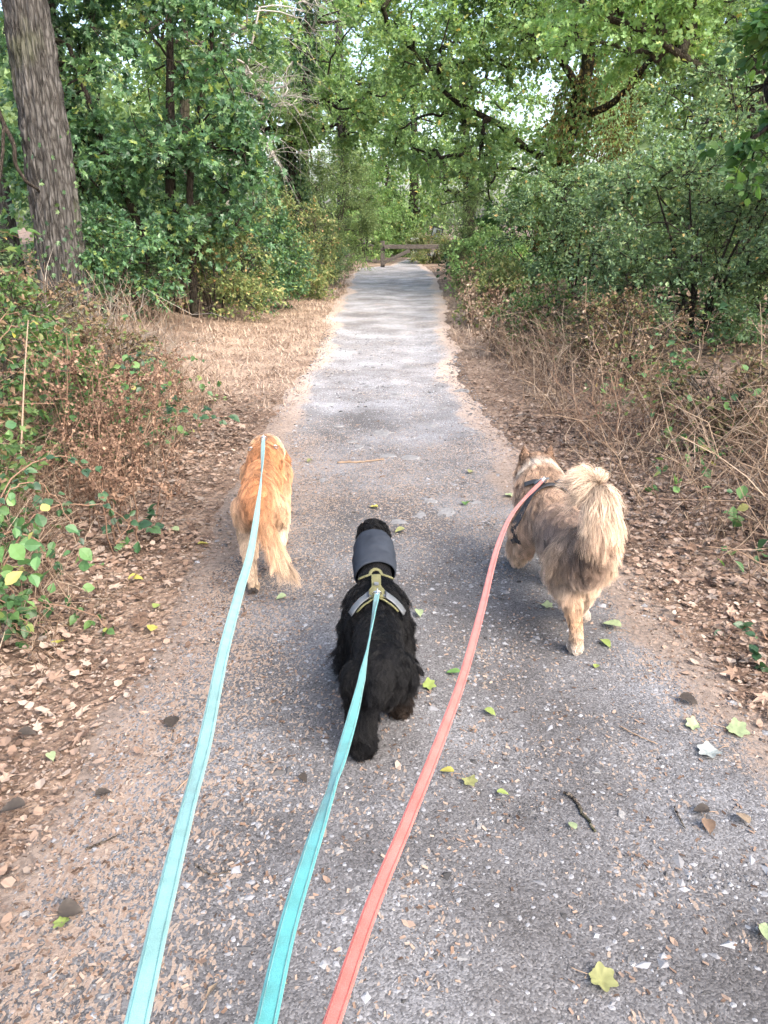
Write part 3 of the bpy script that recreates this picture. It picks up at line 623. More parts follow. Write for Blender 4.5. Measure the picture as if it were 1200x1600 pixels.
# ---- bright oak in front of it, sunlit crown
b = gz(6.6, 14.6)
woody('bright_oak', 'oak with bright yellow-green sunlit crown above the grey-green thorn bushes', 'tree', b,
      [([(0,0,-.2),(-.1,0,2.),(-.4,-.1,3.8),(-.6,-.2,5.6)], [.28,.22,.17,.09]), ([(-.2,0,2.8),(-1.3,-.2,3.5),(-2.5,-.3,4.1)], [.11,.08,.035])],
      [((-1.2,-.2,5.3),(3.2,2.4,1.7),135), ((-2.6,-.2,4.4),(1.5,1.2,.8),40), ((1.4,-.6,4.2),(1.8,1.5,1.2),46)], 'spray', bark=M['bark_mid'], leaf_m=M['leaf_oak_bright'], clump=.62, tw=11, lv=12, lsize=.114, seed=41, tip_r=.011)
b = gz(9.5, 20)
woody('right_oak', 'oak crown filling the right background beyond the thorn bushes', 'tree', b, [([(0,0,-.2),(0,0,2.),(-.4,-.1,4.8)], [.3,.25,.15])],
      [((-.4,0,5.),(3.2,2.6,3.2),130)], 'oval', bark=M['bark_mid'], leaf_m=M['leaf_oak'], clump=.8, tw=11, lv=11, lsize=.15, seed=42, tip_r=.012)
b = gz(3.4, 33)
woody('far_oak', 'far oak on the right of the trail behind the great oak limb', 'tree', b, [([(0,0,-.2),(0,0,2.),(-.4,-.1,6)], [.3,.25,.12])],
      [((-.6,0,5.6),(3.2,2.6,3.6),130)], 'oval', bark=M['bark_dark'], leaf_m=M['leaf_oak'], clump=.9, tw=11, lv=11, lsize=.19, seed=43, tip_r=.013)
# ---- thorn bushes on the right
bush('thorn_bush', 'dense grey-green thorn bush nearest the path on the right bank', 3.4, 8.6, 1.25, 1.0, 2.1, 'oval', 'leaf_thorn', .052, 50, 130, .36, 13, 14, bark='bark_dark')
bush('thorn_bush', 'dark grey-green thorn bush spilling in from the right edge', 4.7, 7.4, 1.35, 1.1, 2.7, 'oval', 'leaf_thorn', .05, 51, 150, .34, 13, 16, bark='bark_dark')
bush('thorn_bush', 'tall grey-green thorn bush rising behind the lower ones', 5.2, 10.8, 1.9, 1.3, 4.1, 'oval', 'leaf_thorn', .06, 52, 150, .42, 13, 14, bark='bark_dark')
bush('thorn_bush', 'rounded mid-green bush at the foot of the great oak', 2.95, 12.3, 1.1, 1.0, 2.1, 'oval', 'leaf_thorn', .06, 53, 90, .36, 12, 14, bark='bark_dark')
bush('hazel_bush', 'light green leafy bush crowding the path edge on the right', 2.35, 17.6, .8, .9, 1.3, 'oval', 'leaf_oak_bright', .085, 54, 54, .32, 11, 11)
bush('broom_bush', 'grey twiggy upright bush right of the wooden barrier', 2.75, 25.5, .95, .8, 2.5, 'slim', 'leaf_feather', .1, 55, 70, .42, 12, 11, droop=-.3)
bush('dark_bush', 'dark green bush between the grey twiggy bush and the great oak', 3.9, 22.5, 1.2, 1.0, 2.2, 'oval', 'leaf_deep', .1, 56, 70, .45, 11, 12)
bush('trail_bush', 'rusty brown low bush by the trail beyond the barrier', 1.95, 33., .9, .8, 1.1, 'slim', 'leaf_olive', .12, 57, 40, .35, 11, 12)
bush('trail_bush', 'round green bush low on the trail bend', .6, 40., 1.0, .9, 2.3, 'oval', 'leaf_oak', .14, 58, 50, .5, 10, 11)
bush('trail_bush', 'pale green bush at the far bend of the trail', -.9, 38., 1.2, .9, 2.2, 'oval', 'leaf_feather', .14, 59, 40, .5, 10, 11)
M['leaf_withered'] = leaf_mat('withered_bank_leaf', [(0, (.07,.045,.03)), (.4, (.14,.098,.06)), (.75, (.22,.16,.10)), (.9, (.10,.13,.045)), (1, (.14,.19,.06))], .25, .7, .2, tint=(1.2, 1.1, .8))
M['leaf_bank'] = leaf_mat('bank_leaf', [(0, (.035,.07,.025)), (.5, (.065,.12,.035)), (.8, (.10,.155,.05)), (.9, (.17,.12,.07)), (1, (.22,.15,.09))], .35, .5, .35)
for q, (lab, x, y, w, d, h, lm, ls, n_) in enumerate([
    ('shrubby dark bramble thicket on the left bank behind the tall dock stalks', -2.55, 4.7, .75, .8, .95, 'leaf_bank', .055, 46),
    ('withered brown thicket at the foot of the big grey trunk', -3.3, 6.3, .85, .8, .95, 'leaf_withered', .05, 46),
    ('low withered thicket where the left bank meets the straw verge', -2.3, 6.1, .5, .6, .6, 'leaf_withered', .045, 30),
    ('low dark bramble thicket nearest the camera on the left bank', -2.15, 3.2, .5, .5, .62, 'leaf_bank', .05, 30),
    ('withered tan thicket nearest the tan dog on the right bank', 2.45, 5.3, .6, .6, .5, 'leaf_withered', .045, 30),
    ('withered brown thicket in front of the nearest thorn bush', 2.35, 7.4, .6, .8, .7, 'leaf_withered', .045, 36),
    ('mixed green and brown thicket hugging the right path edge', 1.95, 9.6, .5, .8, .75, 'leaf_bank', .055, 40),
    ('olive thicket beside the path below the rounded mid-green bush', 1.85, 12.6, .5, .9, .85, 'leaf_olive', .06, 44),
    ('leafy green thicket on the right where the path narrows', 2.0, 15.2, .55, .9, 1.0, 'leaf_bank', .07, 44),
    ('brown-tipped thicket on the right just before the barrier', 2.45, 21.0, .6, 1.2, .9, 'leaf_olive', .08, 44)]):
    bush('thicket', lab, x, y, w, d, h, 'oval', lm, ls, 400 + q, n_, .26, 12, 10, bark='bark_mid', gapv=.47)
# ---- tree near the camera, its dark low bough hangs into view at the top right
b = gz(3.9, 2.6)
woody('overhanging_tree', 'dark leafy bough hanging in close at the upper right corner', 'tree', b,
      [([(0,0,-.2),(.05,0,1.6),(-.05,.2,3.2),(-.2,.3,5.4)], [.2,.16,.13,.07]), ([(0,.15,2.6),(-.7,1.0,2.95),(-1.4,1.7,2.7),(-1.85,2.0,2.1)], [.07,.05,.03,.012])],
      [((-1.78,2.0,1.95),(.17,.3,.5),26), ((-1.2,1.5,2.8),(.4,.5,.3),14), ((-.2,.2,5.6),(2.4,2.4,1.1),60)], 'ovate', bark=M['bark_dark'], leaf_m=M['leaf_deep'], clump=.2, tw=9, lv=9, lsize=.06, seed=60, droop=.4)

# ---- far woodland: reads as one green mass
g = np.random.default_rng(70); mb = MB()
cs = []
for q in range(150):
    a = R(-75 + 150*g.random()); d = 52 + 40*g.random()
    cs.append((d*math.sin(a), d*math.cos(a), 1.5 + 11*g.random()**1.2, 2.6))
for q in range(90): cs.append((-7.5 - 14*g.random(), 20 + 34*g.random(), .8 + 8*g.random(), 1.7))
for q in range(110): cs.append((8.5 + 16*g.random(), 12 + 40*g.random(), .8 + 8*g.random(), 1.7))
cs = np.array(cs); X = (cs[:, None, :3] + g.standard_normal((len(cs), 260, 3)) * cs[:, None, 3:4] * [.55, .55, .42]).reshape(-1, 3); X = X[X[:, 2] > .1]
leaves(mb, X, g.standard_normal(X.shape), g.standard_normal(X.shape)*.7 + [0, 0, 1], .34*(.6+.6*g.random(len(X))), 'oval', 1.4)
tag(mb.build('woodland', M['leaf_far'], smooth=False), 'green mass of woodland closing the view behind the nearer trees', 'woodland', kind='stuff')

# ================================================================ UNDERGROWTH
M['stalk'] = plain_mat('dead_stalk', [(0, (.08,.052,.035)), (.35, (.165,.11,.075)), (.7, (.265,.195,.14)), (1, (.38,.305,.23))], .8, .2)
M['stalk_red'] = plain_mat('rusty_seed_stalk', [(0, (.085,.048,.033)), (.5, (.17,.103,.07)), (1, (.27,.18,.125))], .8, .2)
M['stalk_grey'] = plain_mat('grey_dead_twig', [(0, (.10,.085,.07)), (.5, (.22,.19,.155)), (1, (.36,.32,.27))], .8, .2)
M['leaf_bramble'] = leaf_mat('bramble_leaf', [(0, (.022,.052,.018)), (.5, (.038,.085,.027)), (.88, (.062,.12,.034)), (.97, (.11,.155,.04)), (1, (.26,.24,.05))], .35, .42, .4, per_object=True)
M['leaf_bramble_blue'] = leaf_mat('dark_bramble_leaf', [(0, (.018,.045,.023)), (.6, (.031,.07,.031)), (1, (.052,.10,.042))], .3, .4, .45, per_object=True)
M['leaf_cover'] = leaf_mat('ground_cover_leaf', [(0, (.035,.085,.035)), (.5, (.065,.14,.05)), (.9, (.11,.19,.06)), (1, (.32,.26,.09))], .35, .45, .4)
def stems(mb, B, h, g, lean=.5, r=.003, nb=4, bl=.35, curl=.5, seeds=None, ss=.014):
    N = len(B); n = 6; a = g.random(N)*6.283; t = np.linspace(0, 1, n)
    L = lean * (.2 + g.random(N)); d = np.stack([np.cos(a)*L, np.sin(a)*L, np.ones(N)], -1)
    P = B[:, None] + (h[:, None]*t)[..., None] * unit(d)[:, None]
    b2 = a + g.standard_normal(N); bend = curl * h * (g.random(N) - .1)
    P = P + (bend[:, None]*t**2)[..., None] * np.stack([np.cos(b2), np.sin(b2), -.55*np.ones(N)], -1)[:, None]
    P = P + g.standard_normal(P.shape) * .018 * h[:, None, None] * (t > 0)[:, None]
    rr = r * (.6 + .8*g.random(N))[:, None] * np.linspace(1, .35, n); tubes(mb, P, rr, 3, cap=False)
    if nb:
        k = g.integers(2, n-1, (N, nb)); s0 = P[np.arange(N)[:, None], k].reshape(-1, 3); hh = np.repeat(h, nb) * bl * (.3 + .9*g.random(N*nb))
        dd = unit(g.standard_normal((N*nb, 3)) * [1, 1, .7] + [0, 0, .55]); tb = np.linspace(0, 1, 3)
        Q = s0[:, None] + (hh[:, None]*tb)[..., None]*dd[:, None] + g.standard_normal((N*nb, 3, 3))*.05*hh[:, None, None]*(tb > 0)[:, None]
        tubes(mb, Q, np.broadcast_to(r*.55*np.array([1, .75, .35]), (N*nb, 3)), 3, cap=False); tips = Q
    else: tips = P
    if seeds:
        M_ = len(tips); k = g.random((M_, seeds)); i0 = np.minimum((k*(tips.shape[1]-1)).astype(int), tips.shape[1]-2); f = (k*(tips.shape[1]-1) - i0)[..., None]
        X = (tips[np.arange(M_)[:, None], i0]*(1-f) + tips[np.arange(M_)[:, None], i0+1]*f).reshape(-1, 3) + g.standard_normal((M_*seeds, 3))*.006
        leaves(mb, X, g.standard_normal(X.shape) + [0, 0, .3], g.standard_normal(X.shape), ss*(.6+.8*g.random(len(X))), 'chip', 1.6)
    return P
def patch(N, wf, x0, x1, y0, y1, g, pw=1.2): return scatter(N, y0, y1, x0, x1, wf, g, pw)
g = np.random.default_rng(80)
# right bank: tangle of dead stalks
def right_w(x, y):
    r_ = x - edge_r(y); return sstep(.25, .75, r_) * sstep(3.4, 2.2, r_) * sstep(2.6, 3.4, y + .8*r_) * (1 - sstep(1.2, 1.9, r_)*sstep(5.4, 6.6, y)) * (.25 + 1.3*sstep(.35, .65, fbm(x*1.1, y*1.1, 0, 15)))
mb = MB(); B = patch(2400, right_w, 1.2, 5., 2.4, 14, g, 1.5); rr = B[:, 0] - edge_r(B[:, 1]); stems(mb, B, (.18 + .55*g.random(len(B))**1.3) * (.5 + .6*sstep(.2, 1.3, rr)), g, .8, .0032, 4, .42, .7)
B = patch(420, right_w, 1.3, 5., 3., 11, g, 1.3); stems(mb, B, .45 + .45*g.random(len(B)), g, .9, .0036, 5, .4, .9)
B = patch(420, lambda x, y: sstep(.15, .5, x-edge_r(y))*sstep(1.8, 1.0, x-edge_r(y)), 1., 4, 9, 26, g, 1.2); stems(mb, B, .3 + .6*g.random(len(B)), g, .35, .005, 4, .35, .4, 6, .03)
tag(mb.build('undergrowth', M['stalk']), 'tangle of dead tan stalks and bramble canes along the right bank', 'undergrowth', kind='stuff')
# left bank: dead stalks and grass
def left_w(x, y):
    l_ = edge_l(y) - x; return sstep(.38, .85, l_ + .25*(y < 3)) * sstep(3.6, 2.6, l_) * sstep(2.0, 2.6, y) * sstep(7.6, 6.2, y - .35*l_)
mb = MB(); B = patch(3000, left_w, -4.6, -1.1, 2., 8.4, g, 1.1); ll = edge_l(B[:, 1]) - B[:, 0]; stems(mb, B, (.22 + .5*g.random(len(B))**1.4) * (.5 + .75*sstep(.4, 1.6, ll)), g, .6, .003, 4, .4, .6)
B = patch(300, lambda x, y: sstep(1.7, 2., edge_l(y)-x)*sstep(3.2, 2.4, edge_l(y)-x), -4.4, -2.2, 8, 20, g, 1.); stems(mb, B, .25 + .6*g.random(len(B)), g, .3, .006, 4, .3, .4)
tag(mb.build('undergrowth', M['stalk']), 'tangle of dead tan stalks and dry grass along the left bank', 'undergrowth', kind='stuff')

# low green growth threaded through both banks
def cover(label, wf, x0, x1, y0, y1, N, hmax, size, m, seed):
    gg = np.random.default_rng(seed); mb = MB(); C = scatter(N, y0, y1, x0, x1, wf, gg, 1.15); n = len(C)
    k = 5; X = np.repeat(C, k, 0) + gg.standard_normal((n*k, 3))*[.07, .07, 0]; X[:, 2] += hmax*np.repeat(gg.random(n)**1.3, k)*(.7 + .5*gg.random(n*k))
    leaves(mb, X, gg.standard_normal((n*k, 3)) + [0, 0, -.2], gg.standard_normal((n*k, 3))*.6 + [0, -.4, 1], size*(.5 + .7*gg.random(n*k)), 'ovate')
    tag(mb.build('ground_cover', M[m], smooth=False), label, 'ground cover', kind='stuff')
lw = lambda x, y: left_w(x, y) * sstep(.50, .62, fbm(x*1.5, y*1.5, 0, 202))
rw = lambda x, y: sstep(.35, .9, x-edge_r(y)) * sstep(3.2, 2.4, x-edge_r(y)) * sstep(.55, .68, fbm(x*1.4, y*1.4, 0, 205))
cover('small green bramble and ivy leaves threaded through the left bank', lw, -4.4, -1.2, 2.2, 8.4, 620, .62, .06, 'leaf_cover', 201)
cover('small green leaves threaded through the dead stalks of the right bank', rw, 1.2, 4.8, 3.2, 16, 620, .5, .06, 'leaf_cover', 203)
# single plants that stand out
def weed(name, label, x, y, N, spread, h, m, seed, lean=.3, r=.004, nb=5, bl=.3, curl=.3, seeds=None, ss=.014, cat='weed'):
    gg = np.random.default_rng(seed); B = np.stack([x + spread*gg.standard_normal(N), y + spread*gg.standard_normal(N), np.zeros(N)], -1); B[:, 2] = H(B[:, 0], B[:, 1]) - .01
    b0 = gz(x, y); mb = MB(); stems(mb, B - b0, h*(.6 + .5*gg.random(N)), gg, lean, r, nb, bl, curl, seeds, ss)
    o = mb.build(name, M[m]); o.location = b0; return tag(o, label, cat)
weed('dock_plant', 'tall rusty brown dead dock stalks with seed heads on the left bank', -1.62, 4.4, 26, .15, .92, 'stalk_red', 101, .22, .0045, 9, .26, .2, 16, .016)
weed('dock_plant', 'lower rusty dock stalks in front of the tallest ones, beside the litter', -1.48, 3.75, 20, .13, .62, 'stalk_red', 102, .3, .004, 8, .28, .3, 14, .014)
weed('dock_plant', 'rusty seed stalks at the straw verge end of the left bank', -1.75, 5.6, 22, .18, .72, 'stalk_red', 103, .3, .004, 8, .28, .3, 14, .015)
weed('broom_twigs', 'bare grey broom bush with fine twigs arching before the big trunk', -2.75, 6.9, 60, .22, 1.05, 'stalk_grey', 104, .75, .0045, 9, .38, .8, cat='bush')
weed('broom_twigs', 'second bare grey twig bush, closer to the verge of straw', -2.35, 7.9, 34, .2, .7, 'stalk_grey', 105, .9, .004, 8, .4, .8, cat='bush')
weed('hogweed', 'tall dry branching weed standing over the dead tangle on the right', 1.85, 6.6, 9, .1, 1.0, 'stalk', 106, .35, .005, 9, .36, .3, 5, .02)
weed('hogweed', 'dry spreading weed with reddish stems low on the right bank', 1.75, 5.4, 26, .12, .62, 'stalk_red', 107, .8, .004, 6, .4, .4)
weed('hogweed', 'pale dead weed stalks nearest the right edge of the picture', 2.5, 4.4, 22, .2, .95, 'stalk', 108, .7, .0042, 6, .4, .5)
weed('hogweed', 'brown withered weed at the path edge beside the light green bush', 1.6, 12.2, 22, .2, .75, 'stalk_red', 109, .3, .006, 6, .3, .3, 6, .025)

def leaf_mesh(kind, m, v):
    k = ('leafmesh', kind, m, v)
    if k not in M:
        gg = np.random.default_rng(v); T, Fs = LEAF[kind]; V = T.copy(); V[:, 2] = V[:, 2]*(.5 + 1.6*gg.random()) - .12*gg.random()*V[:, 1]**2; V[:, 0] *= .85 + .35*gg.random()
        o = MB().add(V, *Fs).build('leaf', M[m], None, True); M[k] = o.data; bpy.data.objects.remove(o)
    return M[k]
def bramble(name, label, canes, nn, size, m, seed, rc=.0045, cat='bramble', tri=True, sk='bramble', stem_m='stalk_red', single=True):
    gg = np.random.default_rng(seed); b0 = np.array(canes[0][0], float); root = empty(name, b0); tag(root, label, cat); lf = MB()
    for pts in canes:
        st = MB(); P = curve(np.asarray(pts, float) - b0, 18); P[1:] += gg.standard_normal((17, 3))*.006; tubes(st, P, np.linspace(rc, rc*.4, 18), 5)
        t = np.linspace(.18, 1, nn) * 17 - 1e-6; k = t.astype(int); X = P[k]; T = unit(P[np.minimum(k+1, 17)] - P[np.maximum(k-1, 0)])
        side = unit(np.cross(T, [0, 0, 1]) * np.where(np.arange(nn) % 2, 1, -1)[:, None] + gg.standard_normal((nn, 3))*.35 + T*.4)
        pet = X + side * size * (.55 + .4*gg.random(nn))[:, None] + [0, 0, size*.15]
        tubes(st, np.stack([X, (X+pet)/2 + [0, 0, .004], pet], 1), np.broadcast_to([rc*.4, rc*.3, rc*.25], (nn, 3)), 3, cap=False)
        st.build('cane', M[stem_m], root)
        for ang in ((-1.15, 0, 1.15) if tri else (0,)):
            ax = unit(side*math.cos(ang) + np.cross(side, [0, 0, 1])*math.sin(ang) + [0, 0, -.25] + gg.standard_normal((nn, 3))*.18)
            nm = np.array([0, -.35, 1.]) + gg.standard_normal((nn, 3))*.4; sz = size*(.75 if ang else 1.)*(.65+.5*gg.random(nn))
            if not single: leaves(lf, pet, ax, nm, sz, sk, 1.0); continue
            b_ = unit(np.cross(ax, nm)); n_ = np.cross(b_, ax)
            for q in range(nn):                 # every leaflet a leaf of its own
                o = link(bpy.data.objects.new('leaf', leaf_mesh(sk, m, int(gg.integers(8)))), root); mt = np.eye(4); mt[:3, 0] = b_[q]*sz[q]; mt[:3, 1] = ax[q]*sz[q]; mt[:3, 2] = n_[q]*sz[q]; mt[:3, 3] = pet[q]
                o.matrix_basis = Matrix(mt.tolist())
    if not single: tag(lf.build('foliage', M[m], root, smooth=False), kind='stuff')
    return root
A = at
bramble('bramble', 'bramble spray with round green leaves reaching low over the litter at far left',
        [(A(-40, 980, 2.45), A(20, 940, 2.6), A(90, 945, 2.68), A(150, 965, 2.68), A(196, 1005, 2.62)), (A(-50, 1000, 2.4), A(0, 955, 2.5), A(30, 985, 2.5)),
         (A(-40, 960, 2.5), A(0, 900, 2.6), A(40, 960, 2.55)), (A(-60, 940, 2.5), A(-10, 930, 2.52), A(50, 985, 2.5))], 13, .044, 'leaf_bramble', 120)
bramble('bramble', 'bramble with blue-green leaves in the middle of the left bank',
        [(A(-40, 860, 2.9), A(30, 740, 3.2), A(110, 715, 3.4), A(180, 800, 3.4)), (A(-30, 860, 2.9), A(20, 760, 3.), A(80, 770, 3.1), A(125, 850, 3.1)), (A(0, 900, 2.9), A(60, 800, 3.1), A(160, 790, 3.3), A(215, 830, 3.4)),
         (A(-40, 900, 2.8), A(10, 830, 2.9), A(60, 850, 2.9), A(85, 900, 2.9))], 13, .042, 'leaf_bramble_blue', 121)
bramble('bramble', 'bright green bramble top at the far left edge under the big trunk',
        [(A(-60, 680, 4.2), A(-10, 540, 4.3), A(40, 510, 4.4), A(80, 560, 4.4)), (A(-60, 640, 4.2), A(0, 560, 4.2), A(40, 590, 4.2), A(70, 640, 4.2)), (A(-50, 660, 4.1), A(0, 500, 4.6), A(70, 500, 4.8), A(110, 530, 4.8)), (A(-60, 700, 4.), A(-10, 610, 4.1), A(30, 600, 4.1))], 14, .05, 'leaf_bramble', 122)
bramble('bramble', 'dark bramble leaves along the straw edge of the left bank',
        [(A(180, 760, 4.3), A(210, 640, 4.8), A(250, 600, 5.2), A(290, 640, 5.4)), (A(160, 700, 4.6), A(200, 600, 5.2), A(240, 570, 5.6), A(270, 590, 5.8)), (A(210, 720, 4.6), A(250, 640, 5.0), A(300, 645, 5.2), A(345, 660, 5.4)), (A(150, 640, 5.), A(190, 560, 5.6), A(230, 560, 6.), A(262, 610, 6.))], 12, .052, 'leaf_bramble_blue', 123)
bramble('bramble', 'single low bramble runner with dark leaves touching the litter beside the golden dog',
        [(A(215, 700, 4.6), A(260, 655, 5.), A(320, 650, 5.3), A(378, 655, 5.55)), (A(180, 850, 3.4), A(210, 815, 3.6), A(240, 830, 3.6))], 7, .07, 'leaf_bramble_blue', 124)
bramble('nettle', 'pale green leafy plant among the dead stalks on the right bank', [(A(1090, 700, 5.4), A(1085, 600, 5.6), A(1105, 510, 5.6), A(1120, 480, 5.5)), (A(1080, 690, 5.4), A(1075, 590, 5.5), A(1060, 540, 5.4)), (A(1060, 690, 5.5), A(1040, 620, 5.6), A(1050, 560, 5.6))], 10, .065, 'leaf_bramble', 125, cat='plant', stem_m='stalk')
bramble('nettle', 'mid-green leafy weeds in front of the thorn bush beside the dead stalks', [(A(980, 640, 7.6), A(975, 560, 7.8), A(985, 520, 7.8)), (A(1000, 650, 7.2), A(1010, 580, 7.4), A(1000, 545, 7.4)), (A(940, 640, 7.8), A(930, 570, 8.), A(950, 520, 8.)), (A(1030, 650, 7), A(1040, 600, 7.1), A(1030, 570, 7.1)), (A(960, 650, 7.4), A(955, 600, 7.5), A(970, 560, 7.6))], 11, .065, 'leaf_bramble', 126, cat='plant', stem_m='stalk')
bramble('nettle', 'green weeds between straw and bushes at the right path edge', [(A(790, 560, 10.5), A(800, 500, 11), A(815, 460, 11.5)), (A(830, 570, 10.2), A(835, 510, 10.6), A(825, 470, 11)), (A(860, 570, 10), A(850, 500, 10.5), A(870, 460, 11)), (A(760, 520, 12.4), A(765, 470, 13), A(775, 440, 13.4)), (A(735, 490, 14.6), A(740, 450, 15), A(735, 425, 15.4)), (A(890, 560, 10), A(905, 500, 10.3), A(895, 470, 10.6))], 12, .10, 'leaf_bramble', 127, cat='plant', stem_m='stalk')
bramble('nettle', 'bright green weeds at the right path edge close to the barrier', [(A(700, 445, 20), A(705, 415, 21), A(715, 400, 21)), (A(722, 450, 19), A(726, 420, 19.5), A(735, 405, 20)), (A(745, 455, 18), A(748, 425, 18.5), A(758, 408, 19)), (A(690, 440, 22), A(693, 418, 23), A(698, 405, 23))], 12, .13, 'leaf_bramble', 128, cat='plant', stem_m='stalk', single=False)
bramble('ivy_runner', 'small dark ivy runner among the dead leaves at the lower right edge', [(A(1215, 1010, 2.5), A(1180, 985, 2.56), A(1150, 985, 2.6), A(1135, 1005, 2.56)), (A(1215, 1040, 2.4), A(1190, 1030, 2.42), A(1175, 1050, 2.4))], 5, .05, 'leaf_bramble_blue', 129, cat='plant')
bramble('maple_sapling', 'pale green lobed leaves poking in beside the trunk at the left edge', [(A(-60, 470, 8.), A(-30, 390, 8.), A(0, 362, 8.), A(28, 372, 8.)), (A(-50, 440, 8.), A(-20, 400, 8.), A(20, 390, 8.))], 5, .17, 'leaf_bramble', 130, cat='plant', tri=False, sk='lobed')
# one long pale dry stem leaning at the left edge
mb = MB(); P = curve([A(30, 740, 3.6), A(34, 680, 3.7), A(38, 590, 3.9), A(44, 500, 4.1)], 14); tubes(mb, P, np.linspace(.006, .003, 14), 6)
tag(mb.build('dry_stem', M['stalk']), 'single long pale dry stem standing upright at the far left', 'weed')

# ================================================================ BARRIER, SIGNS, THINGS ON THE PATH
def box(mb, c, s, rot=None):
    V = np.array([(x, y, z) for x in (-.5, .5) for y in (-.5, .5) for z in (-.5, .5)]) * s
    if rot is not None: V = V @ np.array(rot.to_matrix()).T if hasattr(rot, 'to_matrix') else V @ rot.T
    mb.add(V + c, np.array([(0,1,3,2),(4,6,7,5),(0,4,5,1),(2,3,7,6),(0,2,6,4),(1,5,7,3)])); return mb
def bevel(o, w):
    m = o.modifiers.new('bevel', 'BEVEL'); m.width = w; m.segments = 2; return o
def roty(a): c, s = math.cos(a), math.sin(a); return np.array([[c,0,s],[0,1,0],[-s,0,c]])
M['wood'] = plain_mat('weathered_timber', [(.3, (.055,.047,.041)), (.5, (.095,.083,.074)), (.7, (.14,.125,.112))], .85, .2, noise_scale=14, bump_=.006)
M['white'] = plain_mat('white_painted_post', [(.3, (.62,.63,.62)), (.7, (.8,.8,.79))], .6, .3, noise_scale=9)
M['frame'] = plain_mat('dark_sign_frame', [(.3, (.02,.022,.028)), (.7, (.045,.047,.055))], .5, .4, noise_scale=9)
M['signface'] = plain_mat('grey_sign_face', [(.3, (.28,.33,.36)), (.7, (.4,.45,.47))], .4, .5, noise_scale=6)
b = gz(.45, 30.); root = empty('wooden_barrier', b); tag(root, 'weathered wooden barrier with one long rail and a slanting brace across the path', 'barrier')
zr = .74
bevel(box(MB(), (1.0, 0, zr), (2.9, .10, .15)).build('rail', M['wood'], root, False), .012)
bevel(box(MB(), (-.02, -.104, zr - .36), (1.15, .09, .13), roty(-.42)).build('brace', M['wood'], root, False), .012)
for x in (-.5, 2.3): bevel(box(MB(), (x, .13, .42), (.16, .15, 1.04)).build('post', M['wood'], root, False), .015)
b = gz(1.38, 37.); root = empty('marker_post', b); tag(root, 'short white painted post behind the barrier rail', 'post')
bevel(box(MB(), (0, 0, .4), (.3, .16, .95)).build('shaft', M['white'], root, False), .01); bevel(box(MB(), (0, 0, .9), (.34, .2, .05)).build('cap', M['white'], root, False), .01)
b = gz(2.2, 34.); root = empty('trail_sign', b); root.rotation_euler = (0, 0, .15); tag(root, 'small tilted sign with dark frame above the right end of the barrier', 'sign')
mb = MB(); tubes(mb, np.array([(0,.05,-.1),(0,.05,1.2)]), np.array([.03,.03]), 8); mb.build('post', M['wood'], root)
rt = roty(.25); zc = np.array([0, 0, 1.17])
o = MB()
for c, s in (((0,0,.2),(.46,.04,.05)), ((0,0,-.2),(.46,.04,.05)), ((.205,0,0),(.05,.04,.35)), ((-.205,0,0),(.05,.04,.35))): box(o, zc + rt @ np.array(c), np.array(s), rt)
o.build('frame', M['frame'], root, False); box(MB(), zc + rt @ np.array((0,.004,0)), np.array((.36,.02,.35)), rt).build('face', M['signface'], root, False)
box(MB(), zc + rt @ np.array((.03,-.012,.02)), np.array((.16,.006,.2)), rt).build('pictogram', M['frame'], root, False)

def one_leaf(name, label, px, py, wpx, kind, stops, seed, rot=None, tilt=.15, group=None, stalk=True):
    g = np.random.default_rng(seed); c = G(px, py); e = G(px + wpx, py); s = abs(e[0]-c[0]); a = rot if rot is not None else g.random()*6.283
    kind = {'ovate': 'bramble', 'lobed': 'ivyleaf', 'curl': 'bramble'}.get(kind, kind); T, Fs = LEAF[kind]; k = 'm_' + str(stops)
    if k not in M: M[k] = leaf_mat('fallen_leaf', [(0, tuple(.8*q for q in stops)), (1, stops)], .2, .6, .3, (1, 1, .8), per_object=True, nscale=45)
    root = empty(name, (c[0], c[1], c[2] + .017), a); tag(root, label, 'leaf', group)
    V = T.copy(); V[:, 1] -= .5; V[:, 2] = V[:, 2]*1.8 + .05*fbm(V[:, 0]*4, V[:, 1]*4, seed, 5) + .16*g.random()*V[:, 0]**2*3; V *= s
    V[:, 2] += tilt * V[:, 0] * g.standard_normal(); V[:, 2] -= V[:, 2].min() - .001
    MB().add(V, *Fs).build('blade', M[k], root, True)
    if stalk:
        P = curve(np.array([(0,-.48,.03),(.04,-.75,.05),(.02,-1.0,.0)])*s, 6); P[:, 2] = np.maximum(P[:, 2], .002); mb = MB(); tubes(mb, P, np.linspace(.0011, .0016, 6), 4); mb.build('stalk', M['stalk'], root)
    return root
YEL, LIME, PALE, GRN, OLV = (.36,.33,.08), (.23,.29,.085), (.27,.33,.18), (.11,.21,.06), (.23,.235,.10)
WHT, BRN, DRK, TAN = (.31,.34,.325), (.15,.10,.068), (.055,.045,.037), (.28,.215,.15)
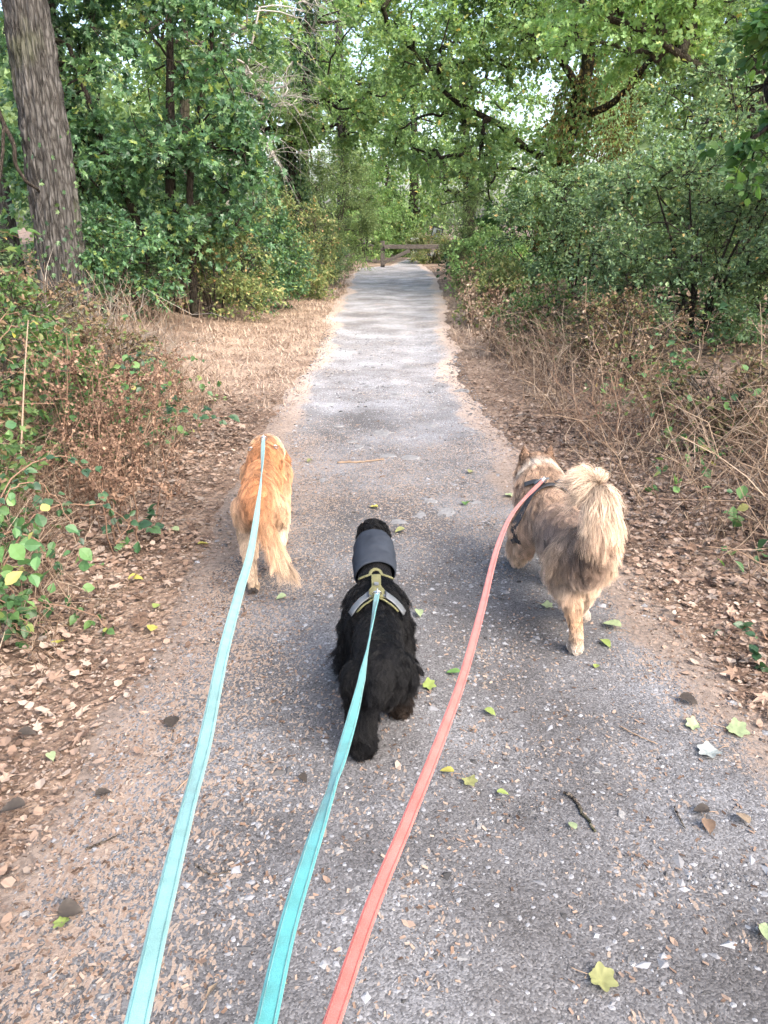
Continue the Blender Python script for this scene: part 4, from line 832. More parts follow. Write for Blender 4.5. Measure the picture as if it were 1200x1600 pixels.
for q, (nm, px, py, w, k, c, lb) in enumerate([
    ('fallen_leaf', 942, 1543, 58, 'lobed', OLV, 'large yellow-green leaf with brown spots lying alone at the bottom of the path'),
    ('fallen_leaf', 97, 1453, 34, 'lobed', LIME, 'lime green lobed leaf beside a dark curled leaf at lower left'),
    ('fallen_leaf', 112, 1437, 44, 'curl', DRK, 'dark brown curled leaf touching the lime green leaf'),
    ('fallen_leaf', 698, 1215, 24, 'ovate', YEL, 'small bright yellow leaf right beside the coral leash'),
    ('fallen_leaf', 734, 1231, 30, 'lobed', OLV, 'spotted olive-yellow leaf next to the small bright yellow one'),
    ('fallen_leaf', 785, 1249, 20, 'ovate', LIME, 'small light green leaf right of the spotted olive leaf'),
    ('fallen_leaf', 893, 1300, 20, 'ovate', PALE, 'small pale green leaf below the dark stick'),
    ('fallen_leaf', 765, 1122, 22, 'ovate', LIME, 'green leaf lying halfway between black dog and stick'),
    ('fallen_leaf', 671, 1079, 28, 'lobed', LIME, 'green lobed leaf just right of the black dog hind leg'),
    ('fallen_leaf', 708, 1060, 24, 'ovate', GRN, 'dark green leaf partly under the coral leash'),
    ('fallen_leaf', 655, 966, 20, 'ovate', PALE, 'pale leaf right of the black dog shoulder'),
    ('fallen_leaf', 955, 986, 32, 'ovate', PALE, 'pale green leaf right of the tan dog hind foot'),
    ('fallen_leaf', 946, 1014, 24, 'ovate', LIME, 'smaller pale leaf just below another, right of the tan dog foot'),
    ('fallen_leaf', 855, 953, 24, 'lobed', PALE, 'pale jagged leaf in the shade under the tan dog'),
    ('fallen_leaf', 931, 1049, 16, 'ovate', LIME, 'tiny light green leaf below the tan dog hind foot'),
    ('fallen_leaf', 213, 913, 24, 'ovate', YEL, 'yellow leaf on the litter left of the golden dog leg'),
    ('fallen_leaf', 240, 990, 24, 'ovate', YEL, 'yellow leaf above the dark stone left of the teal leash'),
    ('fallen_leaf', 93, 1014, 28, 'ovate', YEL, 'bright yellow leaf under the low bramble spray'),
    ('fallen_leaf', 246, 955, 18, 'ovate', LIME, 'small lime leaf between two yellow leaves on the left litter'),
    ('fallen_leaf', 271, 836, 22, 'ovate', PALE, 'pale green leaf by the whitish stone on the left litter'),
    ('fallen_leaf', 318, 857, 18, 'ovate', YEL, 'small yellow leaf left of the golden dog hip'),
    ('fallen_leaf', 1152, 1151, 44, 'lobed', PALE, 'large pale green lobed leaf on the right litter'),
    ('fallen_leaf', 1105, 1184, 46, 'lobed', WHT, 'whitish lobed leaf lying upside down on the right litter edge'),
    ('fallen_leaf', 1080, 1141, 28, 'lobed', PALE, 'smaller pale green lobed leaf left of the large pale one'),
    ('fallen_leaf', 1094, 1277, 30, 'curl', DRK, 'grey-brown curled leaf above the tan one at the right path edge'),
    ('fallen_leaf', 1105, 1302, 32, 'curl', BRN, 'brown curled leaf at the right path edge'),
    ('fallen_leaf', 1158, 1289, 30, 'curl', TAN, 'pale tan folded leaf near the right picture edge'),
    ('fallen_leaf', 1074, 1104, 34, 'curl', DRK, 'dark grey leaf on the right litter edge behind the pale lobed leaves'),
    ('fallen_leaf', 1196, 1468, 40, 'ovate', PALE, 'pale green leaf cut by the right picture edge'),
    ('fallen_leaf', 584, 797, 18, 'lobed', YEL, 'yellow leaf on the path just beyond the black dog head'),
    ('fallen_leaf', 727, 793, 20, 'ovate', GRN, 'small fresh green leaf upright on the pale flat stone'),
    ('fallen_leaf', 625, 836, 20, 'ovate', OLV, 'olive leaf right of the black dog head'),
    ('fallen_leaf', 795, 779, 20, 'lobed', PALE, 'pale green leaf at the tan dog chest by the path edge'),
    ('fallen_leaf', 736, 743, 16, 'ovate', OLV, 'small olive leaf on the middle of the far path'),
    ('fallen_leaf', 484, 725, 14, 'ovate', OLV, 'tiny brownish leaf right of the golden dog back'),
    ('fallen_leaf', 440, 941, 18, 'ovate', PALE, 'faint green leaf between golden dog and black dog'),
    ('fallen_leaf', 333, 1559, 40, 'slim', TAN, 'slim tan leaf lying between the two teal leashes'),
    ('fallen_leaf', 270, 1138, 40, 'curl', DRK, 'blackish crumpled leaf beside the left teal leash'),
    ('fallen_leaf', 44, 1157, 34, 'curl', DRK, 'dark crumpled leaf on the litter at the left edge'),
    ('fallen_leaf', 22, 1275, 44, 'curl', DRK, 'large dark wilted leaf at the left picture edge'),
    ('fallen_leaf', 163, 1250, 28, 'curl', DRK, 'dark leaf in the middle of the left litter'),
    ('fallen_leaf', 474, 1226, 22, 'curl', DRK, 'small dark leaf left of the middle leash'),
    ('fallen_leaf', 82, 1192, 22, 'ovate', PALE, 'pale grey-green leaf on the left litter'),
    ('fallen_leaf', 442, 1548, 14, 'ovate', PALE, 'tiny pale leaf touching the middle leash near the bottom')]):
    one_leaf(nm, lb, px, py, w*(.85 if c == DRK else .92), k, c, 300 + q, group='leaves fallen on the path', stalk=w > 22)

def stick(label, pts, r, seed, m='bark_mid', knob=False):
    g = np.random.default_rng(seed); P = np.array([G(*p) for p in pts]); c = P[0].copy(); P = curve(P, 16) - c; P[:, 2] += .016 + r*.6; P[1:-1] += g.standard_normal((14, 3))*r*.25
    mb = MB(); rr = r*(1 - .45*np.linspace(0, 1, 16))*(1 + .15*g.standard_normal(16)); tubes(mb, P, rr, 7)
    if knob: tubes(mb, np.array([P[1], P[1] + [-.02, .006, .004]]), np.array([r*.9, r*.5]), 6)
    o = mb.build('stick', M[m]); o.location = c; tag(o, label, 'stick')
stick('short dark stick lying on the gravel at lower right', [(888,1249),(900,1262),(912,1283),(929,1308)], .006, 1, 'bark_mid', True)
stick('thin tan twig lying across the path right of the tan dog foot', [(967,1141),(990,1154),(1026,1170)], .0028, 2, 'stalk')
stick('short thin twig at the right path edge', [(1052,1268),(1060,1286),(1070,1303)], .003, 3, 'bark_mid')
stick('dark thin twig left of the left teal leash', [(135,1335),(160,1325),(188,1312)], .0032, 4, 'bark_mid')
stick('pale straw at the lower left beside the grey stone', [(84,1534),(98,1518),(110,1498)], .0018, 5, 'stalk')
stick('thin pale twig crossing behind the left leash', [(276,1243),(305,1215),(338,1192)], .0022, 6, 'stalk')
stick('long pale root-like stick crossing the far path', [(527,727),(560,726),(600,722)], .008, 7, 'stalk')
stick('curved dark twig between the two teal leashes', [(305,1357),(330,1375),(362,1368)], .0028, 8, 'bark_mid')

# ================================================================ THE THREE DOGS
# A body is a union of bones: ('e', centre, radii) or ('c', p0, r0, p1, r1); each carries flow, fur length, lift and colour.
def fur_mat(name, rough=.55, spec=.3, lo=.55, hi=1.15):
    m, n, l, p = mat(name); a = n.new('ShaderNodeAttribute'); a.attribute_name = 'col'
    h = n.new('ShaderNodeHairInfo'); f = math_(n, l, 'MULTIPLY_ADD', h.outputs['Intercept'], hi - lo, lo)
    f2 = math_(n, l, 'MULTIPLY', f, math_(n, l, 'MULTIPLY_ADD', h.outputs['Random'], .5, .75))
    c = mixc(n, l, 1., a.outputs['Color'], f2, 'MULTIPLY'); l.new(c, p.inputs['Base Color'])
    p.inputs['Roughness'].default_value = rough; p.inputs['Specular IOR Level'].default_value = spec; return m
def skin_mat(name):
    m, n, l, p = mat(name); a = n.new('ShaderNodeAttribute'); a.attribute_name = 'col'
    t = tex(n, l, 'noise', 60, objco(n, l), Detail=3.); l.new(mixc(n, l, .5, a.outputs['Color'], t.outputs[0], 'MULTIPLY'), p.inputs['Base Color'])
    p.inputs['Roughness'].default_value = .8; p.inputs['Specular IOR Level'].default_value = .15; return m
M['undercoat'] = skin_mat('undercoat')
M['nose'] = plain_mat('dark_paw_pad', [(.3, (.03,.025,.022)), (.7, (.06,.05,.045))], .7, .3, noise_scale=40)

def sphere_pts(nu=14, nv=9):
    V = [(0, 0, -1)]
    for j in range(1, nv):
        ph = -math.pi/2 + math.pi*j/nv
        V += [(math.cos(ph)*math.cos(2*math.pi*i/nu), math.cos(ph)*math.sin(2*math.pi*i/nu), math.sin(ph)) for i in range(nu)]
    V.append((0, 0, 1)); F4, F3 = [], []
    for j in range(nv-2):
        for i in range(nu): a = 1+j*nu+i; b_ = 1+j*nu+(i+1) % nu; F4.append((a, b_, b_+nu, a+nu))
    t = len(V)-1
    for i in range(nu): F3.append((0, 1+(i+1) % nu, 1+i)); F3.append((t, t-nu+i, t-nu+(i+1) % nu))
    return np.array(V, float), np.array(F4), np.array(F3)
SPH = sphere_pts()
def bone_dist(bones, P):
    D = []
    for b in bones:
        if b['k'] == 'e':
            q = (P - np.array(b['c'])) / np.array(b['r']); D.append((np.linalg.norm(q, axis=1) - 1) * min(b['r']))
        else:
            p0, p1 = np.array(b['p0']), np.array(b['p1']); d = p1 - p0; t = np.clip((P - p0) @ d / (d @ d), 0, 1)
            D.append(np.linalg.norm(P - p0 - t[:, None]*d, axis=1) - (b['r0'] + (b['r1'] - b['r0'])*t))
    return np.stack(D, 1)
def E(c, r, flow, L, lift, col): return dict(k='e', c=c, r=r, flow=flow, L=L, lift=lift, col=col)
def Cc(p0, r0, p1, r1, flow, L, lift, col): return dict(k='c', p0=p0, r0=r0, p1=p1, r1=r1, flow=flow, L=L, lift=lift, col=col)
def chain(pts, rads, flow, L, lift, cols):
    out = []
    for q in range(len(pts)-1):
        fl = flow if flow is not None else tuple(unit(np.array(pts[q+1]) - np.array(pts[q])))
        pick = lambda v: v[q] if isinstance(v, list) else v
        out.append(Cc(pts[q], rads[q], pts[q+1], rads[q+1], fl, pick(L), pick(lift), pick(cols)))
    return out
def dog_body(bones, voxel=.009, smooth=6):
    mb = MB(); S, F4, F3 = SPH
    for b in bones:
        if b['k'] == 'e': mb.add(S*np.array(b['r']) + b['c'], F4, F3)
        else:
            p0, p1 = np.array(b['p0'], float), np.array(b['p1'], float)
            n_ = max(2, int(np.linalg.norm(p1-p0)/(.45*min(b['r0'], b['r1']))) + 1)
            for t in np.linspace(0, 1, n_): mb.add(S*(b['r0'] + (b['r1']-b['r0'])*t) + p0 + (p1-p0)*t, F4, F3)
    tmp = mb.build('tmp', None); m = tmp.modifiers.new('r', 'REMESH'); m.mode = 'VOXEL'; m.voxel_size = voxel; m.use_smooth_shade = True
    s = tmp.modifiers.new('s', 'SMOOTH'); s.factor = .5; s.iterations = smooth
    dg = bpy.context.evaluated_depsgraph_get(); me = bpy.data.meshes.new_from_object(tmp.evaluated_get(dg)); bpy.data.objects.remove(tmp)
    return me
def mesh_arrays(me):
    V = np.empty(len(me.vertices)*3, np.float32); me.vertices.foreach_get('co', V); V = V.reshape(-1, 3).astype(float)
    me.calc_loop_triangles(); T = np.empty(len(me.loop_triangles)*3, np.int32); me.loop_triangles.foreach_get('vertices', T)
    N = np.empty(len(me.vertices)*3, np.float32); me.vertices.foreach_get('normal', N); return V, T.reshape(-1, 3), N.reshape(-1, 3).astype(float)
def blend(bones, P, key, k=70.):
    D = bone_dist(bones, P); W = np.exp(-k*(D - D.min(1, keepdims=True))); W /= W.sum(1, keepdims=True)
    return W @ np.array([np.atleast_1d(b[key]) for b in bones], float)
def grow(name, me, bones, n, parent, m, seed, K=7, clumps=1500, clump=.55, width=.0008, wave=.006, grav=.35, colfn=None, lenfn=None, tip=.15, turn=1.3):
    g = np.random.default_rng(seed); V, T, N = mesh_arrays(me)
    a, b, c = V[T[:, 0]], V[T[:, 1]], V[T[:, 2]]; ar = np.linalg.norm(np.cross(b-a, c-a), axis=1); ti = g.choice(len(T), n, p=ar/ar.sum())
    u, v = g.random(n), g.random(n); fl = u+v > 1; u[fl], v[fl] = 1-u[fl], 1-v[fl]; w = 1-u-v
    P0 = a[ti]*w[:, None] + b[ti]*u[:, None] + c[ti]*v[:, None]; nm = unit(N[T[ti, 0]]*w[:, None] + N[T[ti, 1]]*u[:, None] + N[T[ti, 2]]*v[:, None])
    flow = blend(bones, P0, 'flow'); L = blend(bones, P0, 'L')[:, 0]; lift = blend(bones, P0, 'lift')[:, 0]; col = blend(bones, P0, 'col', 45.)
    if lenfn is not None: L = L * lenfn(P0)
    L = L * (.65 + .5*g.random(n)); ok = L > .0025
    P0, nm, flow, L, lift, col = P0[ok], nm[ok], flow[ok], L[ok], lift[ok], col[ok]; n = len(P0)
    swirl = np.stack([fbm(*(P0*7).T, seed=seed+k_, n=2) - .5 for k_ in range(3)], -1) * turn       # locks turn this way and that
    f = unit(flow + swirl); f = unit(f - nm*np.sum(f*nm, 1, keepdims=True)); d = unit(f*(1-lift)[:, None] + nm*lift[:, None] + g.standard_normal((n, 3))*.10)
    t = np.linspace(0, 1, K)[None, :, None]; LL = L[:, None, None]
    P = P0[:, None] + d[:, None]*LL*t + np.array([0, 0, -1.])*grav*LL*t**2*1.0 - nm[:, None]*(lift[:, None, None]*LL*.35*t**2)
    ph = g.random((n, 1, 1))*6.283; P = P + wave*np.sin(t*5 + ph)*np.minimum(1, LL/.05)*t*np.cross(d, nm)[:, None]
    gi = g.choice(n, min(clumps, n//4), replace=False); kd = KDTree(len(gi))
    for q, i_ in enumerate(gi): kd.insert(P0[i_], q)
    kd.balance(); own = np.array([gi[kd.find(p)[1]] for p in P0])
    cl = clump*(.6 + .6*g.random(n))[:, None, None]; P = P*(1 - cl*t**1.3) + (P[own] + (P0 - P0[own])[:, None]*.15)*(cl*t**1.3)
    ce = P[own][:, -1]*0
    if colfn is not None: col = colfn(P0, col, g)
    tone = (.62 + .68*g.random(n))[own][:, None]; col = np.clip(col*tone, .001, .95)
    zmin = .004; P[..., 2] = np.maximum(P[..., 2], zmin)
    cu = bpy.data.hair_curves.new(name); cu.add_curves([K]*n)
    cu.points.foreach_set('position', P.astype(np.float32).ravel())
    ra = cu.attributes.get('radius') or cu.attributes.new('radius', 'FLOAT', 'POINT')
    rad = np.broadcast_to(width*np.linspace(1, tip, K)[None]*(.7 + .6*g.random(n))[:, None], (n, K)); ra.data.foreach_set('value', rad.astype(np.float32).ravel())
    ca = cu.attributes.new('col', 'FLOAT_COLOR', 'CURVE'); ca.data.foreach_set('color', np.c_[col, np.ones(n)].astype(np.float32).ravel())
    cu.materials.append(m); return link(bpy.data.objects.new(name, cu), parent)
def finish_body(me, bones, root, colfn=None, dim=.6):
    V, _, _ = mesh_arrays(me); c = blend(bones, V, 'col', 45.)
    if colfn is not None: c = colfn(V, c, np.random.default_rng(1))
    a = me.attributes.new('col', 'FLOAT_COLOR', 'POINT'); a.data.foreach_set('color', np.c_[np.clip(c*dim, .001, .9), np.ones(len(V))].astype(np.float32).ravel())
    me.materials.append(M['undercoat']); me.name = 'body'; return link(bpy.data.objects.new('body', me), root)
def body_tree(me): V, T, _ = mesh_arrays(me); return BVHTree.FromPolygons(V.tolist(), T.tolist())
def ribbon(mb, P, Nn, width, thick=.002):
    P = np.asarray(P, float); T = unit(np.gradient(P, axis=0)); S = unit(np.cross(T, Nn)); U = unit(np.cross(S, T)); n = len(P)
    w = np.broadcast_to(np.asarray(width, float), (n,))[:, None]/2; h = thick/2
    V = np.stack([P + S*w + U*h, P + S*w*.8 + U*h*1.5, P - S*w*.8 + U*h*1.5, P - S*w + U*h, P - S*w - U*h, P - S*w*.8 - U*h*1.5, P + S*w*.8 - U*h*1.5, P + S*w - U*h], 1)
    k = np.arange(8); k2 = (k+1) % 8; i_ = np.arange(n-1)[:, None]*8
    mb.add(V.reshape(-1, 3), np.stack([i_+k, i_+k2, i_+8+k2, i_+8+k], -1).reshape(-1, 4), np.array([k[::-1], (n-1)*8 + k])); return mb
def strap(mb, tree, pts, width, off, n=26, thick=.003):
    Q = curve(pts, n); P, Nn = [], []
    for q in Q:
        co, no, _, _ = tree.find_nearest(Vector(q)); dirv = Vector(q) - co; no = dirv.normalized() if dirv.length > 1e-4 and dirv.dot(no) > 0 else no
        P.append(np.array(co) + np.array(no)*off); Nn.append(np.array(no))
    ribbon(mb, np.array(P), np.array(Nn), width, thick); return np.array(P)
def torus(mb, c, R_, r, ax1, ax2, n=18, s=6, arc=6.283):
    th = np.linspace(0, arc, n); a1, a2 = unit(np.array(ax1, float)), unit(np.array(ax2, float)); P = np.array(c) + R_*(np.cos(th)[:, None]*a1 + np.sin(th)[:, None]*a2); tubes(mb, P, np.full(n, r), s)
M['steel'] = plain_mat('steel', [(.3, (.55,.55,.56)), (.7, (.7,.7,.71))], .3, .5, 1.0, noise_scale=30)

# ---------------------------------------------------------------- golden dog
ORG, ORL, CRM, PAL = (.43,.185,.078), (.54,.32,.18), (.62,.465,.33), (.64,.54,.43)
root = empty('dog', (-.53, 3.06, 0), R(5)); tag(root, 'golden orange long-haired dog walking away on the left, tail hanging', 'dog', 'dogs on leashes')
gold = [E((0,.50,.395),(.088,.19,.135),(0,-1,-.35),.036,.2,ORG), E((0,.26,.385),(.084,.26,.112),(0,-1,-.45),.036,.2,ORG), E((0,.03,.395),(.084,.15,.108),(0,-1,-.6),.038,.22,ORG),
        E((0,.60,.445),(.084,.12,.09),(0,-1,-.3),.042,.25,ORL), E((0,.45,.32),(.075,.2,.09),(0,-.6,-1),.05,.2,ORL)]
gold += chain([(0,.64,.44),(0,.76,.41),(0,.87,.35)],[.085,.075,.066],(0,-1,-.3),.035,.2,ORL)
gold += [E((0,.92,.335),(.064,.085,.066),(0,-1,-.2),.015,.15,ORL)] + chain([(0,.97,.315),(0,1.08,.26)],[.042,.03],(0,-1,0),.008,.1,CRM)
for s in (-1, 1): gold += chain([(s*.055,.9,.37),(s*.08,.9,.32),(s*.082,.91,.27)],[.022,.026,.016],(0,0,-1),.03,.2,ORG)
gold += chain([(-.048,.02,.37),(-.058,.07,.265),(-.048,-.055,.17),(-.04,-.075,.065),(-.038,-.045,.03)],[.066,.050,.030,.024,.026],(0,-.35,-1),[.040,.026,.012,.008],[.2,.2,.18,.15],[CRM,CRM,CRM,CRM])
gold += [E((-.038,-.035,.026),(.029,.043,.024),(0,0,-1),.007,.1,CRM)]
gold += chain([(.05,.03,.37),(.066,.15,.27),(.072,.08,.175),(.072,.14,.055)],[.066,.050,.030,.024],(0,-.35,-1),[.040,.026,.012],[.2,.2,.18],[CRM,PAL,PAL])
gold += [E((.072,.16,.027),(.029,.043,.024),(0,0,-1),.008,.1,PAL)]
for s, dy in ((-1, .10), (1, -.07)):
    gold += chain([(s*.06,.55,.36),(s*.07,.52+dy*.3,.265),(s*.066,.55+dy*.8,.14),(s*.064,.56+dy,.04)],[.06,.042,.029,.025],(0,-.7,-1),[.045,.035,.015],.2,[ORL,CRM,CRM])
    gold += [E((s*.064,.585+dy,.027),(.029,.043,.024),(0,0,-1),.008,.1,CRM)]
gold += chain([(0,-.10,.435),(.03,-.15,.38),(.06,-.19,.30),(.095,-.225,.225),(.125,-.24,.185)],[.032,.026,.020,.014,.009],None,[.045,.075,.09,.08],[.2,.26,.28,.22],[ORG,ORL,CRM,CRM])
def gold_col(P, c, g):
    w = sstep(.45, .62, fbm(*(P*6).T, seed=5))[:, None]; c = c*(1-.3*w) + np.array(ORL)*.3*w
    top = (sstep(.57, .68, P[:, 1]) * sstep(.38, .46, P[:, 2]))[:, None]; return c*(1-.7*top) + np.array(PAL)*.7*top
me = dog_body(gold); tree = body_tree(me); finish_body(me, gold, root, gold_col, .7)
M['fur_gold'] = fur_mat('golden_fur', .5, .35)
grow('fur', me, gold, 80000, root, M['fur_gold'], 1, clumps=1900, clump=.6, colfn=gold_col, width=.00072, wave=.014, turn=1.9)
M['tan_web'] = plain_mat('tan_harness_webbing', [(.3, (.42,.24,.12)), (.7, (.52,.32,.17))], .8, .2, noise_scale=80)
hb = MB(); strap(hb, tree, [(-.2,.44,.25),(-.16,.43,.42),(-.06,.42,.6),(.06,.42,.6),(.16,.43,.42),(.2,.44,.25)], .012, -.001)
hr = hb.build('harness', M['tan_web'], root)
def on_back(tree, x, y, off): co = tree.ray_cast(Vector((x, y, 2)), Vector((0, 0, -1)))[0]; return np.array(co) + [0, 0, off]
rb = MB(); gold_ring = on_back(tree, .005, .43, .045); torus(rb, gold_ring, .014, .0028, (1,0,0), (0,-.5,.85)); rb.build('ring', M['steel'], hr)
for x in (-.062, .058): rb = MB(); q = on_back(tree, x, .45, .030); torus(rb, q, .011, .0028, (1,.4*x/abs(x),-.4*x/abs(x)), (0,-.6,.8), 14); rb.build('buckle', M['steel'], hr)
gold_clip = np.array(root.matrix_basis @ Vector(gold_ring)) if False else None
def to_world(root, p): c, s = math.cos(root.rotation_euler[2]), math.sin(root.rotation_euler[2]); l_ = root.location; return np.array([c*p[0]-s*p[1]+l_[0], s*p[0]+c*p[1]+l_[1], p[2]+l_[2]])
gold_clip = to_world(root, gold_ring + [0, -.012, .008])
pm = MB(); S_, F4_, F3_ = SPH
for dx, dy, r_ in ((-.014,-.066,.010),(.012,-.066,.010),(0,-.07,.013)): pm.add(S_*np.array([r_, r_*.6, r_]) + [-.038+dx, dy-.012, .022 + (.012 if dx == 0 else 0)], F4_, F3_)
pm.build('paw_pad', M['nose'], root)

# ---------------------------------------------------------------- black dog with neck warmer
BLK, BLB = (.0038,.0038,.0045), (.009,.006,.005)
root = empty('dog', (-.012, 1.98, 0), R(2.5)); tag(root, 'black shaggy spaniel in a slate blue neck warmer walking between the other two dogs', 'dog', 'dogs on leashes')
blk = [E((0,.28,.275),(.094,.16,.105),(0,-1,-.35),.05,.32,BLK), E((0,.11,.275),(.078,.19,.095),(0,-1,-.4),.034,.18,BLK), E((0,-.01,.272),(.078,.11,.098),(0,-.8,-.8),.042,.22,BLK), E((0,.22,.215),(.066,.2,.065),(0,-.5,-1),.06,.18,BLB)]
blk += [E((0,.345,.285),(.10,.10,.105),(0,-.9,-.4),.055,.4,BLK)]
blk += chain([(0,.36,.31),(0,.45,.36),(0,.55,.41)],[.070,.060,.056],(0,-1,-.2),.014,.1,BLK) + [E((0,.615,.436),(.058,.07,.058),(0,-.6,1),.03,.5,BLK)] + chain([(0,.65,.41),(0,.75,.37)],[.04,.03],(0,-1,0),.01,.1,BLK)
for s in (-1, 1): blk += chain([(s*.045,.57,.41),(s*.05,.56,.36),(s*.05,.55,.31)],[.014,.014,.012],(0,0,-1),.012,.1,BLK)
blk += chain([(-.044,-.03,.26),(-.050,-.02,.175),(-.054,-.07,.115),(-.055,-.06,.04)],[.060,.046,.030,.028],(0,-.3,-1),[.055,.065,.055],[.26,.32,.36],BLK) + [E((-.055,-.045,.028),(.034,.045,.026),(0,-.3,-1),.028,.28,BLK)]
blk += chain([(.046,-.01,.26),(.060,.08,.185),(.066,.09,.115),(.068,.13,.04)],[.060,.046,.030,.028],(0,-.3,-1),[.05,.05,.04],[.24,.26,.28],BLK) + [E((.068,.15,.028),(.034,.045,.026),(0,-.3,-1),.028,.28,BLK)]
for s, dy in ((-1, .05), (1, .0)):
    blk += chain([(s*.062,.30,.25),(s*.078,.26+dy*.3,.18),(s*.076,.29+dy,.095),(s*.074,.30+dy,.03)],[.052,.038,.028,.026],(s*.5,-.8,-.8),[.05,.065 if s > 0 else .095,.05],[.24,.32,.3],BLK) + [E((s*.074,.32+dy,.027),(.031,.042,.025),(0,-.3,-1),.025,.3,BLK)]
blk += chain([(0,-.10,.30),(-.01,-.125,.26),(-.02,-.13,.22)],[.024,.020,.012],None,[.04,.045],[.25,.25],BLK)
me = dog_body(blk); tree = body_tree(me); finish_body(me, blk, root, None, 1.)
def blk_len(P):
    gait = sstep(.415, .445, P[:, 1]) * sstep(.59, .56, P[:, 1]); har = np.exp(-((P[:, 1]-.20)/.05)**2) * sstep(.34, .37, P[:, 2]); return 1 - .85*np.maximum(gait, .6*har)
def blk_col(P, c, g):
    w = (sstep(.5, .62, fbm(*(P*8).T, seed=15)) * sstep(.2, .1, P[:, 2]))[:, None]; return c*(1-w) + np.array((.016,.010,.007))*w
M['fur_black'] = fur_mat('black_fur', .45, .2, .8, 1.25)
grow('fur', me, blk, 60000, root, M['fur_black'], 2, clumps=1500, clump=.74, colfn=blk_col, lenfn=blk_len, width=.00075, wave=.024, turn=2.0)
# neck warmer
M['slate'] = None
m, n, l, p = mat('slate_blue_fabric'); c0 = tex(n, l, 'noise', 420, objco(n, l), Detail=1.); c1 = tex(n, l, 'noise', 14, objco(n, l), Detail=3.)
rmp = ramp(n, [(.3, (.015,.019,.027)), (.7, (.026,.032,.044))]); l.new(c1.outputs[0], rmp.inputs[0]); l.new(rmp.outputs[0], p.inputs['Base Color']); p.inputs['Roughness'].default_value = .85; p.inputs['Specular IOR Level'].default_value = .2
bump(n, l, c0.outputs[0], .3, .001, p); M['slate'] = m
nu, nv = 60, 34; A0, B0 = np.array([0,.448,.354]), np.array([0,.59,.432]); ax = unit(B0-A0); up = unit(np.cross([1.,0,0], ax))
mb = MB(); uu, vv = np.meshgrid(np.linspace(0, 2*np.pi, nu, endpoint=False), np.linspace(0, 1, nv)); 
def warm(off, uu, vv):
    r_ = np.interp(vv, [0, .12, .45, .8, 1], [.074, .079, .081, .075, .062]) + off + .0035*(fbm(np.cos(uu)*2, np.sin(uu)*2, vv*9, 71) - .5)*2 + .002*np.sin(vv*26 + 1.5*np.sin(uu))*sstep(.5, 0, vv)
    v2 = vv + (1-vv)*.10*np.sin(uu*1+.8) * .6
    c = A0 + (B0-A0)*v2[..., None]; return c + r_[..., None]*(np.cos(uu)[..., None]*np.array([1.,0,0])*.96 + np.sin(uu)[..., None]*up)
Vo, Vi = warm(0, uu, vv), warm(-.004, uu, vv)
i_ = np.arange(nv-1)[:, None]*nu + np.arange(nu)[None]; j_ = np.arange(nv-1)[:, None]*nu + (np.arange(nu)[None]+1) % nu; Q = np.stack([i_, j_, j_+nu, i_+nu], -1).reshape(-1, 4)
k_ = np.arange(nu); k2 = (k_+1) % nu; o_ = nv*nu
mb.add(np.concatenate([Vo.reshape(-1, 3), Vi.reshape(-1, 3)]), Q, (Q + o_)[:, ::-1], np.stack([k_, k_+o_, k2+o_, k2], -1), np.stack([k_+(nv-1)*nu, k2+(nv-1)*nu, k2+o_+(nv-1)*nu, k_+o_+(nv-1)*nu], -1))
o = mb.build('neck_warmer', M['slate'], root); o['label'] = 'slate blue fabric tube pulled over the head and neck'
# harness: olive yoke, grey reflective side pieces
M['olive'] = plain_mat('olive_harness_fabric', [(.3, (.088,.085,.04)), (.7, (.13,.125,.062))], .75, .25, noise_scale=60, bump_=.0006)
M['reflect'] = plain_mat('grey_reflective_tape', [(.3, (.07,.077,.085)), (.7, (.105,.113,.122))], .45, .5, noise_scale=40)
hb = MB(); strap(hb, tree, [(-.066,.357,.40),(-.04,.357,.44),(0,.357,.46),(.04,.357,.44),(.066,.357,.40)], .011, .017)
def plate(mb, tree, half, ys, off, nx=12):                       # the shaped yoke lying on the shoulders
    rows = []
    for y, w in zip(ys, half):
        row = []
        for t in np.linspace(-1, 1, nx):
            q = tree.find_nearest(Vector((t*w, y, .42 - 1.2*(t*w)**2*3)))[0]; v = Vector((t*w, y, .42)) - Vector((0, y, .26)); v.normalize(); row.append(np.array(q) + np.array(v)*off)
        rows.append(row)
    V = np.array(rows); ny = len(rows); V2 = V - [0, 0, .003]; i2 = np.arange(ny-1)[:, None]*nx + np.arange(nx-1)[None]; Q = np.stack([i2, i2+1, i2+nx+1, i2+nx], -1).reshape(-1, 4)
    mb.add(np.concatenate([V.reshape(-1, 3), V2.reshape(-1, 3)]), Q, (Q + nx*ny)[:, ::-1])
ys = np.linspace(.345, .20, 14); half = np.interp(ys, [.20,.215,.235,.26,.29,.32,.345], [.042,.046,.044,.026,.019,.017,.020])
plate(hb, tree, half, ys, .022); strap(hb, tree, [(-.08,.19,.36),(-.04,.19,.44),(0,.20,.45),(.04,.19,.44),(.08,.19,.36)], .006, .016)
hr = hb.build('harness', M['olive'], root)
for s in (-1, 1):
    rb = MB(); strap(rb, tree, [(s*.040,.222,.46),(s*.066,.215,.41),(s*.095,.205,.34)], .028, .020, 14); rb.build('reflective_patch', M['reflect'], hr)
    rb = MB(); strap(rb, tree, [(s*.038,.238,.45),(s*.042,.20,.44)], .004, .026, 6); rb.build('seam', M['frame'], hr)
rb = MB(); q = on_back(tree, 0, .285, .026); box(rb, q, (.014, .018, .004)); rb.build('patch', M['reflect'], hr, False)
rb = MB(); blk_ring = on_back(tree, 0, .215, .036); torus(rb, blk_ring, .013, .0026, (1,0,0), (0,-.6,.8)); rb.build('ring', M['steel'], hr); blk_clip = to_world(root, blk_ring + [0, -.01, .008])

